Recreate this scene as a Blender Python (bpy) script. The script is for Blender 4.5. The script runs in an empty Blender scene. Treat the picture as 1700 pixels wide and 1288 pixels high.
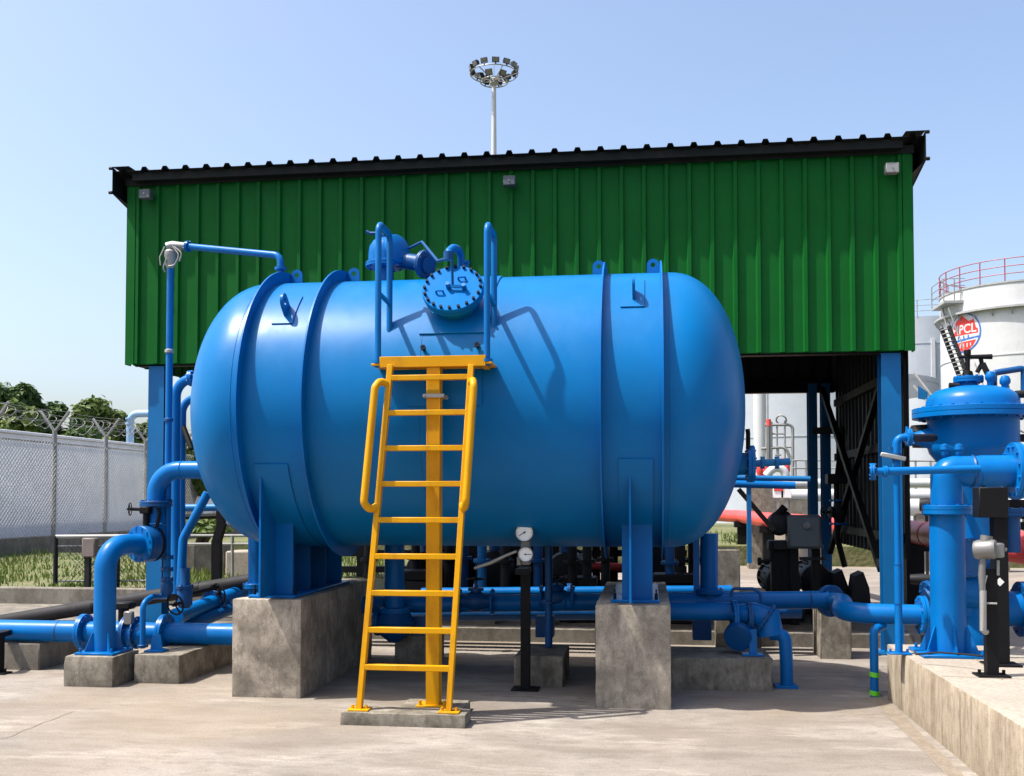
import bpy, bmesh, math, random
from mathutils import Vector, Matrix, Quaternion
random.seed(7)
sc = bpy.context.scene
COL = sc.collection
R_ = math.radians
PI = math.pi

# ------------------------------------------------------------------ camera
FPX, CX, HZ, CH = 1700.0, 850.0, 826.0, 1.7
YAW, PIT = R_(7.54), R_(2.0)
CY = HZ - FPX * math.tan(PIT)
_f = Vector((-math.sin(YAW) * math.cos(PIT), math.cos(YAW) * math.cos(PIT), math.sin(PIT)))
_r = Vector((math.cos(YAW), math.sin(YAW), 0))
_u = _r.cross(_f)
CAM = Vector((0, 0, CH))

def ray(x, y):
    return _f + _r * ((x - CX) / FPX) - _u * ((y - CY) / FPX)
def A(x, y, Y):                     # survey point of the photograph on the vertical plane at depth Y
    d = ray(x, y)
    return CAM + d * (Y / d.y)
def G(x, y, z=0.0):                 # ... on the level z
    d = ray(x, y)
    return CAM + d * ((z - CH) / d.z)
def P(p):
    v = Vector(p) - CAM
    k = v.dot(_f)
    return (CX + FPX * v.dot(_r) / k, CY - FPX * v.dot(_u) / k)

cd = bpy.data.cameras.new("camera")
cam = bpy.data.objects.new("camera", cd)
COL.objects.link(cam)
cam.location = CAM
cam.rotation_euler = Matrix((_r, _u, -_f)).transposed().to_euler()
cd.sensor_width = 36.0
cd.lens = 36.0 * FPX / 1700.0
cd.shift_y = (CY - 644.0) / 1700.0
cd.clip_start = 0.05
cd.clip_end = 3000
sc.camera = cam

# ------------------------------------------------------------------ materials
def _mat(name):
    m = bpy.data.materials.new(name)
    m.use_nodes = True
    nt = m.node_tree
    return m, nt, nt.nodes["Principled BSDF"]

def _noise(nt, scale, detail=4, stretch=(1, 1, 1), rough=0.6, dist=0.0):
    g = nt.nodes.new("ShaderNodeNewGeometry")
    mp = nt.nodes.new("ShaderNodeMapping")
    mp.inputs["Scale"].default_value = stretch
    nt.links.new(g.outputs["Position"], mp.inputs["Vector"])
    n = nt.nodes.new("ShaderNodeTexNoise")
    n.inputs["Scale"].default_value = scale
    n.inputs["Detail"].default_value = detail
    n.inputs["Roughness"].default_value = rough
    n.inputs["Distortion"].default_value = dist
    nt.links.new(mp.outputs["Vector"], n.inputs["Vector"])
    return n.outputs["Fac"]

def _ramp(nt, fac, a, b, ca=(0, 0, 0, 1), cb=(1, 1, 1, 1)):
    r = nt.nodes.new("ShaderNodeValToRGB")
    r.color_ramp.elements[0].position = a
    r.color_ramp.elements[0].color = ca
    r.color_ramp.elements[1].position = b
    r.color_ramp.elements[1].color = cb
    nt.links.new(fac, r.inputs["Fac"])
    return r.outputs["Color"]

def _mix(nt, fac, a, b, mode='MIX'):
    m = nt.nodes.new("ShaderNodeMix")
    m.data_type = 'RGBA'
    m.blend_type = mode
    for s, v in ((0, fac), (6, a), (7, b)):
        if isinstance(v, (int, float)):
            m.inputs[s].default_value = v
        elif isinstance(v, tuple):
            m.inputs[s].default_value = v
        else:
            nt.links.new(v, m.inputs[s])
    return m.outputs[2]

def c4(c, k=1.0):
    return (c[0] * k, c[1] * k, c[2] * k, 1)

def _bump(nt, bs, fac, strength, dist=0.01):
    b = nt.nodes.new("ShaderNodeBump")
    b.inputs["Strength"].default_value = strength
    b.inputs["Distance"].default_value = dist
    nt.links.new(fac, b.inputs["Height"])
    nt.links.new(b.outputs["Normal"], bs.inputs["Normal"])

def paint(name, col, rough=0.35, var=0.12, dirt=0.0, dirtcol=(0.12, 0.09, 0.06), metal=0.0, coat=0.0, spec=0.5, wav=0.0):
    m, nt, bs = _mat(name)
    f1 = _noise(nt, 2.3, 5)
    c = _mix(nt, _ramp(nt, f1, 0.3, 0.7), c4(col, 1 - var), c4(col, 1 + var * 0.6))
    f2 = _noise(nt, 5.5, 8, (1, 1, 0.35), 0.7)
    if dirt:
        k = _ramp(nt, f2, 0.62 - dirt * 0.2, 0.85)
        c = _mix(nt, k, c, c4(dirtcol))
    nt.links.new(c, bs.inputs["Base Color"])
    rr = _ramp(nt, f2, 0.3, 0.75, c4((rough - 0.05,) * 3), c4((rough + 0.12,) * 3))
    nt.links.new(rr, bs.inputs["Roughness"])
    bs.inputs["Metallic"].default_value = metal
    bs.inputs["Coat Weight"].default_value = coat
    bs.inputs["Coat Roughness"].default_value = 0.15
    bs.inputs["Specular IOR Level"].default_value = spec
    if wav:
        _bump(nt, bs, _noise(nt, 1.6, 2), wav, 0.03)
    return m

def concrete(name, base, dark, scale=3.0, streak=False, amt=1.0, warm=None, bump=0.35):
    m, nt, bs = _mat(name)
    st = (1, 1, 0.12) if streak else (1, 1, 1)
    a = _noise(nt, scale, 8, st, 0.65, 0.4)
    b = _noise(nt, scale * 4.3, 8, (1, 1, 0.5), 0.7)
    f = _noise(nt, scale * 26, 4)
    c = _mix(nt, _ramp(nt, a, 0.36, 0.64), c4(dark), c4(base))
    c = _mix(nt, _ramp(nt, b, 0.46, 0.68, (0, 0, 0, 1), c4((0.75 * amt,) * 3)), c, c4(dark, 0.72))
    v = _noise(nt, scale * 2.2, 8, (1.3, 1.3, 0.18), 0.7, 0.2)
    c = _mix(nt, _ramp(nt, v, 0.52, 0.70, (0, 0, 0, 1), c4((0.5 * amt,) * 3)), c, c4(dark, 0.8))
    pt = _noise(nt, scale * 9, 3)
    c = _mix(nt, _ramp(nt, pt, 0.66, 0.74, (0, 0, 0, 1), c4((0.6 * amt,) * 3)), c, c4(dark, 0.5))
    c = _mix(nt, _ramp(nt, pt, 0.25, 0.33, c4((0.35 * amt,) * 3), (0, 0, 0, 1)), c, c4(base, 1.35))
    c = _mix(nt, 0.22, c, _ramp(nt, f, 0.25, 0.75), 'OVERLAY')
    if warm:
        w = _noise(nt, scale * 0.45, 4)
        c = _mix(nt, _ramp(nt, w, 0.45, 0.7, (0, 0, 0, 1), (0.5, 0.5, 0.5, 1)), c, c4(warm))
    nt.links.new(c, bs.inputs["Base Color"])
    bs.inputs["Roughness"].default_value = 0.88
    bs.inputs["Specular IOR Level"].default_value = 0.3
    h = _mix(nt, 0.5, b, f)
    _bump(nt, bs, h, bump, 0.012)
    return m

M = {}
M['tankblue'] = paint('tank_blue', (0.0003, 0.121, 0.335), 0.34, 0.08, 0.10, (0.003, 0.135, 0.34), spec=0.16, wav=0.02)
M['hatch'] = paint('hatch_blue', (0.0003, 0.125, 0.38), 0.6, 0.08, 0.0, spec=0.06)
M['wire'] = paint('fence_wire', (0.42, 0.42, 0.42), 0.5, 0.2, spec=.2)
M['blue'] = paint('pipe_blue', (0.0005, 0.114, 0.36), 0.32, 0.16, 0.08, (0.005, 0.045, 0.14), spec=0.18)
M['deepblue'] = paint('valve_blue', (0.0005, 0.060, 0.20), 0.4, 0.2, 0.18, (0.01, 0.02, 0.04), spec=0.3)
M['colblue'] = paint('column_blue', (0.001, 0.12, 0.32), 0.45, 0.15, 0.1, (0.01, 0.06, 0.13), spec=0.3)
M['yellow'] = paint('safety_yellow', (0.56, 0.268, 0.001), 0.4, 0.10, 0.5, (0.30, 0.12, 0.006), spec=0.2)
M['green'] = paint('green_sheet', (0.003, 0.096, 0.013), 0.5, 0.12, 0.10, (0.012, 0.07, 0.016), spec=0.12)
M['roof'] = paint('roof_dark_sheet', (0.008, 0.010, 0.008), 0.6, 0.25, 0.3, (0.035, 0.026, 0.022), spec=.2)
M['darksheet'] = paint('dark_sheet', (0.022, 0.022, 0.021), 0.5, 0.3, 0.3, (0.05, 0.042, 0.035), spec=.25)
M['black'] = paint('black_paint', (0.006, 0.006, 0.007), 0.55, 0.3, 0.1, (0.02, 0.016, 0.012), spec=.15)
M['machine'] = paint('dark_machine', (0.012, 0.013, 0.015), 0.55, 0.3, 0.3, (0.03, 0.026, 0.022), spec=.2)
M['blackpipe'] = paint('black_pipe_wrap', (0.02, 0.019, 0.021), 0.65, 0.35, 0.3, (0.05, 0.045, 0.045), spec=.2)
M['steel'] = paint('grey_steel', (0.30, 0.30, 0.29), 0.45, 0.2, 0.2, (0.12, 0.10, 0.08), metal=0.3)
M['galv'] = paint('galvanised', (0.25, 0.25, 0.245), 0.55, 0.2, 0.2, (0.10, 0.075, 0.055), metal=0.2, spec=.3)
M['greybox'] = paint('grey_box', (0.065, 0.08, 0.09), 0.5, 0.12, 0.1)
M['alu'] = paint('aluminium', (0.17, 0.17, 0.165), 0.45, 0.15, 0.15, (0.2, 0.18, 0.16), metal=0.4)
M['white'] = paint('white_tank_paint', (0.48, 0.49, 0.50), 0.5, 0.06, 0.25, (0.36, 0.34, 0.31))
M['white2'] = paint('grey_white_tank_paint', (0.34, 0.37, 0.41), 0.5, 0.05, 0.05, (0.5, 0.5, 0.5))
M['tankgrey'] = paint('tank_trim', (0.30, 0.31, 0.31), 0.6, 0.2, 0.3, (0.12, 0.10, 0.08))
M['redrail'] = paint('red_rail', (0.28, 0.05, 0.06), 0.5, 0.2, 0.1)
M['red'] = paint('red_pipe_paint', (0.68, 0.06, 0.05), 0.38, 0.15, 0.2, (0.25, 0.08, 0.05))
M['logored'] = paint('emblem_red', (0.62, 0.03, 0.02), 0.5, 0.05)
M['logoblue'] = paint('emblem_blue', (0.03, 0.12, 0.42), 0.5, 0.05)
M['palepipe'] = paint('pale_blue_pipe', (0.22, 0.36, 0.55), 0.45, 0.1, 0.1)
M['dial'] = paint('dial_white', (0.80, 0.80, 0.78), 0.4, 0.02)
M['ink'] = paint('dial_ink', (0.015, 0.015, 0.015), 0.5, 0.02)
M['glass'] = paint('lamp_glass', (0.16, 0.16, 0.14), 0.15, 0.2)
M['bolt'] = paint('dark_bolt', (0.006, 0.014, 0.03), 0.6, 0.2, 0.1, spec=.08)
M['greentape'] = paint('green_tape', (0.12, 0.55, 0.02), 0.5, 0.1)
M['plinth'] = concrete('plinth_concrete', (0.389, 0.341, 0.275), (0.160, 0.138, 0.109), 3.4)
M['block'] = concrete('block_concrete', (0.273, 0.244, 0.200), (0.110, 0.097, 0.074), 4.0)
M['kerb'] = concrete('kerb_concrete', (0.218, 0.198, 0.168), (0.124, 0.110, 0.089), 2.5)
M['wallraw'] = concrete('streaked_concrete', (0.415, 0.355, 0.269), (0.221, 0.176, 0.126), 4.5, True)
M['palewall'] = concrete('pale_wall', (0.860, 0.860, 0.900), (0.716, 0.716, 0.754), 0.8, False, 0.4, bump=0.1)
M['slabtop'] = concrete('platform_concrete', (0.312, 0.278, 0.232), (0.261, 0.230, 0.189), 1.3, False, 0.35, bump=0.2)

def yard_material():
    m, nt, bs = _mat('yard_concrete')
    a = _noise(nt, 0.55, 8, (1, 1, 1), 0.62, 0.6)
    b = _noise(nt, 1.5, 8, (0.5, 1.5, 1), 0.68, 0.25)
    d = _noise(nt, 7.0, 8, (0.6, 1.3, 1), 0.75, 0.3)
    f = _noise(nt, 60, 4)
    w = _noise(nt, 0.33, 3, (1, 1, 1), 0.5)
    sp = _noise(nt, 14, 2)
    c = _mix(nt, _ramp(nt, a, 0.38, 0.62), (0.174, 0.152, 0.128, 1), (0.241, 0.215, 0.190, 1))
    c = _mix(nt, _ramp(nt, b, 0.50, 0.64, (0, 0, 0, 1), (0.95, 0.95, 0.95, 1)), c, (0.153, 0.131, 0.111, 1))
    c = _mix(nt, _ramp(nt, b, 0.32, 0.46, (0.9, 0.9, 0.9, 1), (0, 0, 0, 1)), c, (0.301, 0.273, 0.238, 1))
    c = _mix(nt, _ramp(nt, d, 0.50, 0.64, (0, 0, 0, 1), (0.75, 0.75, 0.75, 1)), c, (0.147, 0.129, 0.111, 1))
    c = _mix(nt, _ramp(nt, w, 0.48, 0.66, (0, 0, 0, 1), (0.55, 0.55, 0.55, 1)), c, (0.226, 0.178, 0.128, 1))
    c = _mix(nt, _ramp(nt, sp, 0.70, 0.76, (0, 0, 0, 1), (0.5, 0.5, 0.5, 1)), c, (0.10, 0.085, 0.07, 1))
    c = _mix(nt, 0.2, c, _ramp(nt, f, 0.25, 0.75), 'OVERLAY')
    nt.links.new(c, bs.inputs["Base Color"])
    bs.inputs["Roughness"].default_value = 0.9
    bs.inputs["Specular IOR Level"].default_value = 0.2
    _bump(nt, bs, _mix(nt, 0.5, d, f), 0.35, 0.012)
    return m
M['yard'] = yard_material()

def soil_material():
    m, nt, bs = _mat('soil_and_turf')
    a = _noise(nt, 1.4, 8)
    b = _noise(nt, 9, 6)
    c = _mix(nt, _ramp(nt, a, 0.35, 0.65), (0.075, 0.095, 0.025, 1), (0.16, 0.135, 0.07, 1))
    c = _mix(nt, _ramp(nt, b, 0.4, 0.7), c, (0.06, 0.085, 0.02, 1))
    nt.links.new(c, bs.inputs["Base Color"])
    bs.inputs["Roughness"].default_value = 0.95
    _bump(nt, bs, b, 0.6, 0.05)
    return m
M['soil'] = soil_material()

def leaf_material(name, c1, c2):
    m, nt, bs = _mat(name)
    oi = nt.nodes.new("ShaderNodeNewGeometry")
    n = _noise(nt, 0.55, 3)
    r = nt.nodes.new("ShaderNodeMix"); r.data_type = 'FLOAT'
    r.inputs[0].default_value = 0.5
    nt.links.new(n, r.inputs[2]); nt.links.new(oi.outputs["Random Per Island"], r.inputs[3])
    c = _mix(nt, _ramp(nt, r.outputs[0], 0.25, 0.75), c4(c1), c4(c2))
    nt.links.new(c, bs.inputs["Base Color"])
    bs.inputs["Roughness"].default_value = 0.55
    bs.inputs["Specular IOR Level"].default_value = 0.3
    tr = nt.nodes.new("ShaderNodeBsdfTranslucent")
    nt.links.new(c, tr.inputs["Color"])
    ms = nt.nodes.new("ShaderNodeMixShader")
    ms.inputs[0].default_value = 0.3
    nt.links.new(bs.outputs[0], ms.inputs[1]); nt.links.new(tr.outputs[0], ms.inputs[2])
    nt.links.new(ms.outputs[0], nt.nodes["Material Output"].inputs["Surface"])
    return m
M['leafdark'] = leaf_material('dark_leaf', (0.022, 0.058, 0.012), (0.075, 0.13, 0.026))
M['leaflight'] = leaf_material('light_leaf', (0.045, 0.085, 0.012), (0.115, 0.16, 0.03))
M['grass'] = leaf_material('grass_blade', (0.05, 0.105, 0.012), (0.16, 0.185, 0.04))
M['bark'] = paint('bark', (0.10, 0.075, 0.05), 0.9, 0.3)

# ------------------------------------------------------------------ mesh builder
def roughbox(x0, x1, y0, y1, z0, z1, bev=.014, jit=.004, seed=1, cut=.09):
    rnd = random.Random(seed)
    b = bmesh.new()
    bmesh.ops.create_cube(b, size=1)
    for v in b.verts:
        v.co = Vector(((x0 + x1) / 2 + v.co.x * (x1 - x0), (y0 + y1) / 2 + v.co.y * (y1 - y0), (z0 + z1) / 2 + v.co.z * (z1 - z0)))
    for ax, (a0, a1) in enumerate(((x0, x1), (y0, y1), (z0, z1))):
        n = max(2, int((a1 - a0) / cut))
        for k in range(1, n):
            co = [0, 0, 0]; co[ax] = a0 + (a1 - a0) * k / n
            no = [0, 0, 0]; no[ax] = 1
            bmesh.ops.bisect_plane(b, geom=b.verts[:] + b.edges[:] + b.faces[:], plane_co=co, plane_no=no)
    ed = [e for e in b.edges if len(e.link_faces) == 2 and e.calc_face_angle(0) > 1.0]
    on = set(v for e in ed for v in e.verts)
    cen = Vector(((x0 + x1) / 2, (y0 + y1) / 2, (z0 + z1) / 2))
    for v in on:
        k = rnd.random()
        m_ = jit * (.4 + (3.2 if k > .93 else 1) * rnd.random())
        for i_ in range(3):
            if abs(abs(v.co[i_] - cen[i_]) - ((x1 - x0) / 2, (y1 - y0) / 2, (z1 - z0) / 2)[i_]) < 1e-4:
                v.co[i_] -= math.copysign(m_ * rnd.random(), v.co[i_] - cen[i_])
    bmesh.ops.bevel(b, geom=ed, offset=bev, segments=2, affect='EDGES', profile=.6)
    return MB().bm(b)

def _frame(d):
    d = Vector(d).normalized()
    a = Vector((0, 0, 1)) if abs(d.z) < 0.9 else Vector((0, 1, 0))
    u = a.cross(d).normalized()
    return u, d.cross(u).normalized(), d

class MB:
    def __init__(s):
        s.v = []; s.f = []
    def add(s, vs, fs):
        o = len(s.v)
        s.v += [Vector(p) for p in vs]
        s.f += [tuple(i + o for i in f) for f in fs]
        return s
    def bm(s, b, mat=None):
        if mat is not None:
            b.transform(mat)
        b.verts.index_update()
        s.add([v.co.copy() for v in b.verts], [[v.index for v in f.verts] for f in b.faces])
        b.free()
        return s
    def box(s, x0, x1, y0, y1, z0, z1, bev=0.0, seg=1):
        b = bmesh.new()
        bmesh.ops.create_cube(b, size=1)
        for v in b.verts:
            v.co = Vector(((x0 + x1) / 2 + v.co.x * (x1 - x0), (y0 + y1) / 2 + v.co.y * (y1 - y0), (z0 + z1) / 2 + v.co.z * (z1 - z0)))
        if bev:
            bmesh.ops.bevel(b, geom=list(b.edges), offset=bev, segments=seg, affect='EDGES', profile=0.5)
        return s.bm(b)
    def bar(s, p0, p1, w, h, up=(0, 0, 1), bev=0.0):          # rectangular bar between two points
        p0, p1 = Vector(p0), Vector(p1)
        d = (p1 - p0); L = d.length; d.normalize()
        up = Vector(up)
        if abs(up.dot(d)) > 0.98:
            up = Vector((0, 1, 0))
        x = d.cross(up).normalized(); z = x.cross(d).normalized()
        b = bmesh.new()
        bmesh.ops.create_cube(b, size=1)
        for v in b.verts:
            v.co = Vector((v.co.x * w, v.co.y * L, v.co.z * h))
        if bev:
            bmesh.ops.bevel(b, geom=list(b.edges), offset=bev, segments=1, affect='EDGES')
        mt = Matrix((x, d, z)).transposed().to_4x4()
        mt.translation = (p0 + p1) / 2
        return s.bm(b, mt)
    def cyl(s, p0, p1, r, r1=None, n=16):
        return s.lathe([(0, 0), (r, 0), (r if r1 is None else r1, 1), (0, 1)], p0, Vector(p1) - Vector(p0), n, scale=True)
    def lathe(s, prof, o, ax, n=32, scale=False):
        o = Vector(o); ax = Vector(ax)
        L = ax.length if scale else 1.0
        u, w, d = _frame(ax)
        vs, idx = [], []
        for r, t in prof:
            c = o + d * (t * L)
            if r < 1e-6:
                idx.append([len(vs)]); vs.append(c)
            else:
                idx.append(list(range(len(vs), len(vs) + n)))
                for k in range(n):
                    a = 2 * PI * k / n
                    vs.append(c + (u * math.cos(a) + w * math.sin(a)) * r)
        fs = []
        for i in range(len(idx) - 1):
            a, b = idx[i], idx[i + 1]
            for k in range(n):
                k2 = (k + 1) % n
                if len(a) == 1 and len(b) == 1:
                    continue
                if len(a) == 1:
                    fs.append((a[0], b[k2], b[k])) if False else fs.append((a[0], b[k], b[k2])[::-1])
                elif len(b) == 1:
                    fs.append((a[k], a[k2], b[0]))
                else:
                    fs.append((a[k], a[k2], b[k2], b[k]))
        return s.add(vs, fs)
    def tube(s, pts, r, n=14, bend=0.0, closed=False, seg=8, caps=True, flat=None):
        pts = [Vector(p) for p in pts]
        if bend and not closed:
            out = [pts[0]]
            for i in range(1, len(pts) - 1):
                a, b, c = pts[i - 1], pts[i], pts[i + 1]
                d0 = (a - b); d1 = (c - b)
                ang = d0.angle(d1)
                if ang > 3.05:
                    out.append(b); continue
                t = min(bend / math.tan(ang / 2), d0.length * 0.49, d1.length * 0.49) if ang > 0.02 else 0
                d0.normalize(); d1.normalize()
                q0, q1 = b + d0 * t, b + d1 * t
                rr = t * math.tan(ang / 2)
                cen = b + (d0 + d1).normalized() * (rr / math.sin(ang / 2))
                e0 = (q0 - cen); e1 = (q1 - cen)
                tot = e0.angle(e1)
                axx = e0.cross(e1).normalized()
                for k in range(seg + 1):
                    out.append(cen + Quaternion(axx, tot * k / seg) @ e0)
            out.append(pts[-1]); pts = out
        m = len(pts)
        tang = []
        for i in range(m):
            if closed:
                tang.append((pts[(i + 1) % m] - pts[i - 1]).normalized())
            else:
                a = pts[max(0, i - 1)]; b = pts[min(m - 1, i + 1)]
                tang.append((b - a).normalized())
        u, w, _d = _frame(tang[0])
        vs = []
        for i in range(m):
            if i:
                q = tang[i - 1].rotation_difference(tang[i])
                u = q @ u; w = q @ w
            rr = r[i] if isinstance(r, (list, tuple)) else r
            for k in range(n):
                a = 2 * PI * k / n
                vs.append(pts[i] + (u * math.cos(a) + w * math.sin(a)) * rr)
        fs = []
        for i in range(m if closed else m - 1):
            j = (i + 1) % m
            for k in range(n):
                k2 = (k + 1) % n
                fs.append((i * n + k, i * n + k2, j * n + k2, j * n + k))
        if caps and not closed:
            fs.append(tuple(reversed(range(n))))
            fs.append(tuple((m - 1) * n + k for k in range(n)))
        return s.add(vs, fs)
    def ring(s, c, ax, R, r, n=28, k=8):
        u, w, d = _frame(ax)
        return s.tube([Vector(c) + (u * math.cos(2 * PI * i / n) + w * math.sin(2 * PI * i / n)) * R for i in range(n)], r, k, closed=True)
    def prism(s, poly, o, u, w, t):                            # polygon in the (u, w) plane, thickness t along u x w, centred
        o, u, w = Vector(o), Vector(u).normalized(), Vector(w).normalized()
        nrm = u.cross(w).normalized()
        n = len(poly)
        vs = [o + u * a + w * b - nrm * t / 2 for a, b in poly] + [o + u * a + w * b + nrm * t / 2 for a, b in poly]
        fs = [tuple(reversed(range(n))), tuple(range(n, 2 * n))]
        for i in range(n):
            j = (i + 1) % n
            fs.append((i, j, n + j, n + i))
        return s.add(vs, fs)
    def holed(s, outer, hole, o, u, w, t):                     # plate with one hole, equal point counts
        o, u, w = Vector(o), Vector(u).normalized(), Vector(w).normalized()
        nrm = u.cross(w).normalized()
        n = len(outer)
        L = []
        for sg in (-1, 1):
            for poly in (outer, hole):
                L += [o + u * a + w * b + nrm * (sg * t / 2) for a, b in poly]
        fs = []
        for i in range(n):
            j = (i + 1) % n
            fs += [(i, n + i, n + j, j), (2 * n + i, 2 * n + j, 3 * n + j, 3 * n + i), (i, j, 2 * n + j, 2 * n + i), (n + i, 3 * n + i, 3 * n + j, n + j)]
        return s.add(L, fs)
    def flange(s, c, ax, r, t=0.022, nb=8, br=0.011, n=28, pair=True, hub=None):
        c = Vector(c); u, w, d = _frame(ax)
        g = 0.004
        ch = 0.003
        if pair:
            T = t * 2 + g
            s.lathe([(0, -T / 2), (r - ch, -T / 2), (r, -T / 2 + ch), (r, -g / 2), (r * 0.93, -g / 2), (r * 0.93, g / 2), (r, g / 2), (r, T / 2 - ch), (r - ch, T / 2), (0, T / 2)], c, d, n)
        else:
            T = t
            s.lathe([(0, -T / 2), (r - ch, -T / 2), (r, -T / 2 + ch), (r, T / 2 - ch), (r - ch, T / 2), (0, T / 2)], c, d, n)
        for k in range(nb):
            a = 2 * PI * (k + 0.5) / nb
            q = c + (u * math.cos(a) + w * math.sin(a)) * (r * 0.86)
            s.cyl(q - d * (T / 2 + br * 0.9), q + d * (T / 2 + br * 0.9), br, n=6)
        return s
    def build(s, name, mat, parent=None, sharp=38, smooth=True):
        me = bpy.data.meshes.new(name)
        off = Vector((0, 0, 0))
        p = parent
        while p is not None:
            off += p.location; p = p.parent
        me.from_pydata([v - off for v in s.v], [], s.f)
        me.materials.append(mat)
        bb = bmesh.new(); bb.from_mesh(me)
        bmesh.ops.recalc_face_normals(bb, faces=bb.faces)
        bb.to_mesh(me); bb.free()
        if smooth:
            me.shade_smooth()
            me.set_sharp_from_angle(angle=R_(sharp))
        me.update()
        o = bpy.data.objects.new(name, me)
        COL.objects.link(o)
        if parent is not None:
            o.parent = parent
        return o

def tag(o, label=None, cat=None, group=None, kind=None):
    if label: o['label'] = label
    if cat: o['category'] = cat
    if group: o['group'] = group
    if kind: o['kind'] = kind
    return o

def thing(name, label, cat, loc=(0, 0, 0), group=None):
    o = bpy.data.objects.new(name, None)
    o.empty_display_size = 0.2
    COL.objects.link(o)
    o.location = Vector(loc)
    return tag(o, label, cat, group)

def children(o):
    return [c for c in COL.objects if c.parent == o]
def copy_tree(o, parent=None):
    c = o.copy(); COL.objects.link(c)
    if parent is not None: c.parent = parent
    for ch in children(o):
        copy_tree(ch, c)
    return c

V3 = Vector

# ------------------------------------------------------------------ light and sky
SUN = V3((-0.50, -0.18, 1.0)).normalized()
w = bpy.data.worlds.new("World"); sc.world = w; w.use_nodes = True
nt = w.node_tree
bg = nt.nodes["Background"]
sky = nt.nodes.new("ShaderNodeTexSky")
sky.sky_type = 'NISHITA'; sky.sun_disc = False
sky.sun_elevation = math.asin(SUN.z)
sky.sun_rotation = math.atan2(SUN.x, SUN.y)
sky.altitude = 0; sky.air_density = 0.92; sky.dust_density = 3.8; sky.ozone_density = 1.0
nt.links.new(sky.outputs[0], bg.inputs["Color"])
bg.inputs["Strength"].default_value = 0.15
ld = bpy.data.lights.new("sun", 'SUN'); ld.energy = 4.6; ld.angle = R_(0.7); ld.color = (1, 0.95, 0.87)
lo = bpy.data.objects.new("sun", ld); COL.objects.link(lo)
lo.rotation_euler = (-SUN).to_track_quat('-Z', 'Y').to_euler()
sc.view_settings.view_transform = 'Standard'; sc.view_settings.look = 'None'
sc.view_settings.exposure = 0.93; sc.view_settings.gamma = 1.0

# ------------------------------------------------------------------ ground
def structure(name, mb, mat, kind='structure', **k):
    o = mb.build(name, mat, None, **k)
    return tag(o, kind=kind)

SLX = -5.95                                          # edge of the raised ground on the left
structure('ground', MB().add([(-1500, -60, -0.02), (1500, -60, -0.02), (1500, 2500, -0.02), (-1500, 2500, -0.02)], [(0, 1, 2, 3)]), M['soil'])
structure('yard', MB().add([(-14, 2.5, 0), (40, 2.5, 0), (40, 34, 0), (-14, 34, 0)], [(0, 1, 2, 3)]), M['yard'])
M['bouncecut'] = concrete('bounce_cut_ground', (0.055, 0.055, 0.055), (0.035, 0.035, 0.036), 2.0)
structure('unseen_dark_ground', MB().add([(-60, -14, -.004), (60, -14, -.004), (60, 2.5, -.004), (-60, 2.5, -.004)], [(0, 1, 2, 3)]), M['bouncecut'])  # added out of view around the camera, dark to cut bounce onto the tank
b = MB()                                             # joints and cracks in the yard
def crack(pts, wd):
    for i in range(len(pts) - 1):
        p, q = G(*pts[i]), G(*pts[i + 1])
        n = (q - p).cross(V3((0, 0, 1))).normalized() * wd
        b.add([p - n + V3((0, 0, .004)), p + n + V3((0, 0, .004)), q + n * .8 + V3((0, 0, .004)), q - n * .8 + V3((0, 0, .004))], [(0, 1, 2, 3)])
crack([(0, 1227), (20, 1222), (38, 1213), (56, 1207), (70, 1200), (84, 1196), (104, 1188), (122, 1181)], 0.004)
crack([(1447, 1162), (1467, 1184), (1490, 1205), (1530, 1243), (1545, 1258), (1575, 1290), (1640, 1360)], 0.004)
crack([(1410, 1184), (1440, 1187), (1467, 1185), (1499, 1187)], 0.004)
M['crack'] = paint('crack_dirt', (0.22, 0.18, 0.14), 0.9, 0.2)
structure('yard_joint', b, M['crack'])
M['sand'] = concrete('sandy_dirt', (0.225, 0.187, 0.145), (0.17, 0.14, 0.11), 6.0)
_cr = [(1440, 1142), (1446, 1158), (1467, 1184), (1490, 1205), (1530, 1243), (1545, 1258), (1575, 1290), (1640, 1360)]
_wl = [(1458, 1142), (1461, 1150), (1487, 1176), (1507, 1196), (1545, 1234), (1560, 1248), (1590, 1278), (1650, 1338)]
b = MB()
for k in range(len(_cr) - 1):
    q = [G(*_cr[k]), G(*_cr[k + 1]), G(*_wl[k + 1]), G(*_wl[k])]
    b.add([p + V3((0, 0, .0025)) for p in q], [(0, 1, 2, 3)])
structure('dirt_strip', b, M['sand'])

# ------------------------------------------------------------------ big horizontal tank
R = 1.227
def elev(y):
    d = ray(850, y); return math.atan2(d.z, d.y)
_hi, _lo = elev(459.5), elev(906.5)
_half, _mid = (_hi - _lo) / 2, (_hi + _lo) / 2
_dist = R / math.sin(_half)
TD, TH = _dist * math.cos(_mid), CH + _dist * math.sin(_mid)
HD, HE = 0.66, 2.15                                  # head depth and its super-ellipse power
def headprof(n=22):
    out = []
    for i in range(n + 1):
        a = (PI / 2) * i / n
        out.append((R * math.cos(a) ** (2 / HE), HD * math.sin(a) ** (2 / HE)))
    return out                                       # (radius, distance beyond the tangent line)
def sil(xt, sgn):                                    # outermost picture x of a head whose tangent line is at xt
    best = None
    for r, t in headprof(14):
        for k in range(24):
            a = 2 * PI * k / 24
            px = P((xt + sgn * t, TD + r * math.cos(a), TH + r * math.sin(a)))[0]
            best = px if best is None else (min(best, px) if sgn < 0 else max(best, px))
    return best
def solve(target, sgn, a, c):
    for _ in range(30):
        m = (a + c) / 2
        if sil(m, sgn) > target: c = m
        else: a = m
    return (a + c) / 2
XL, XR = solve(316, -1, -6, 0), solve(1237.5, 1, -1, 3)
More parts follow.
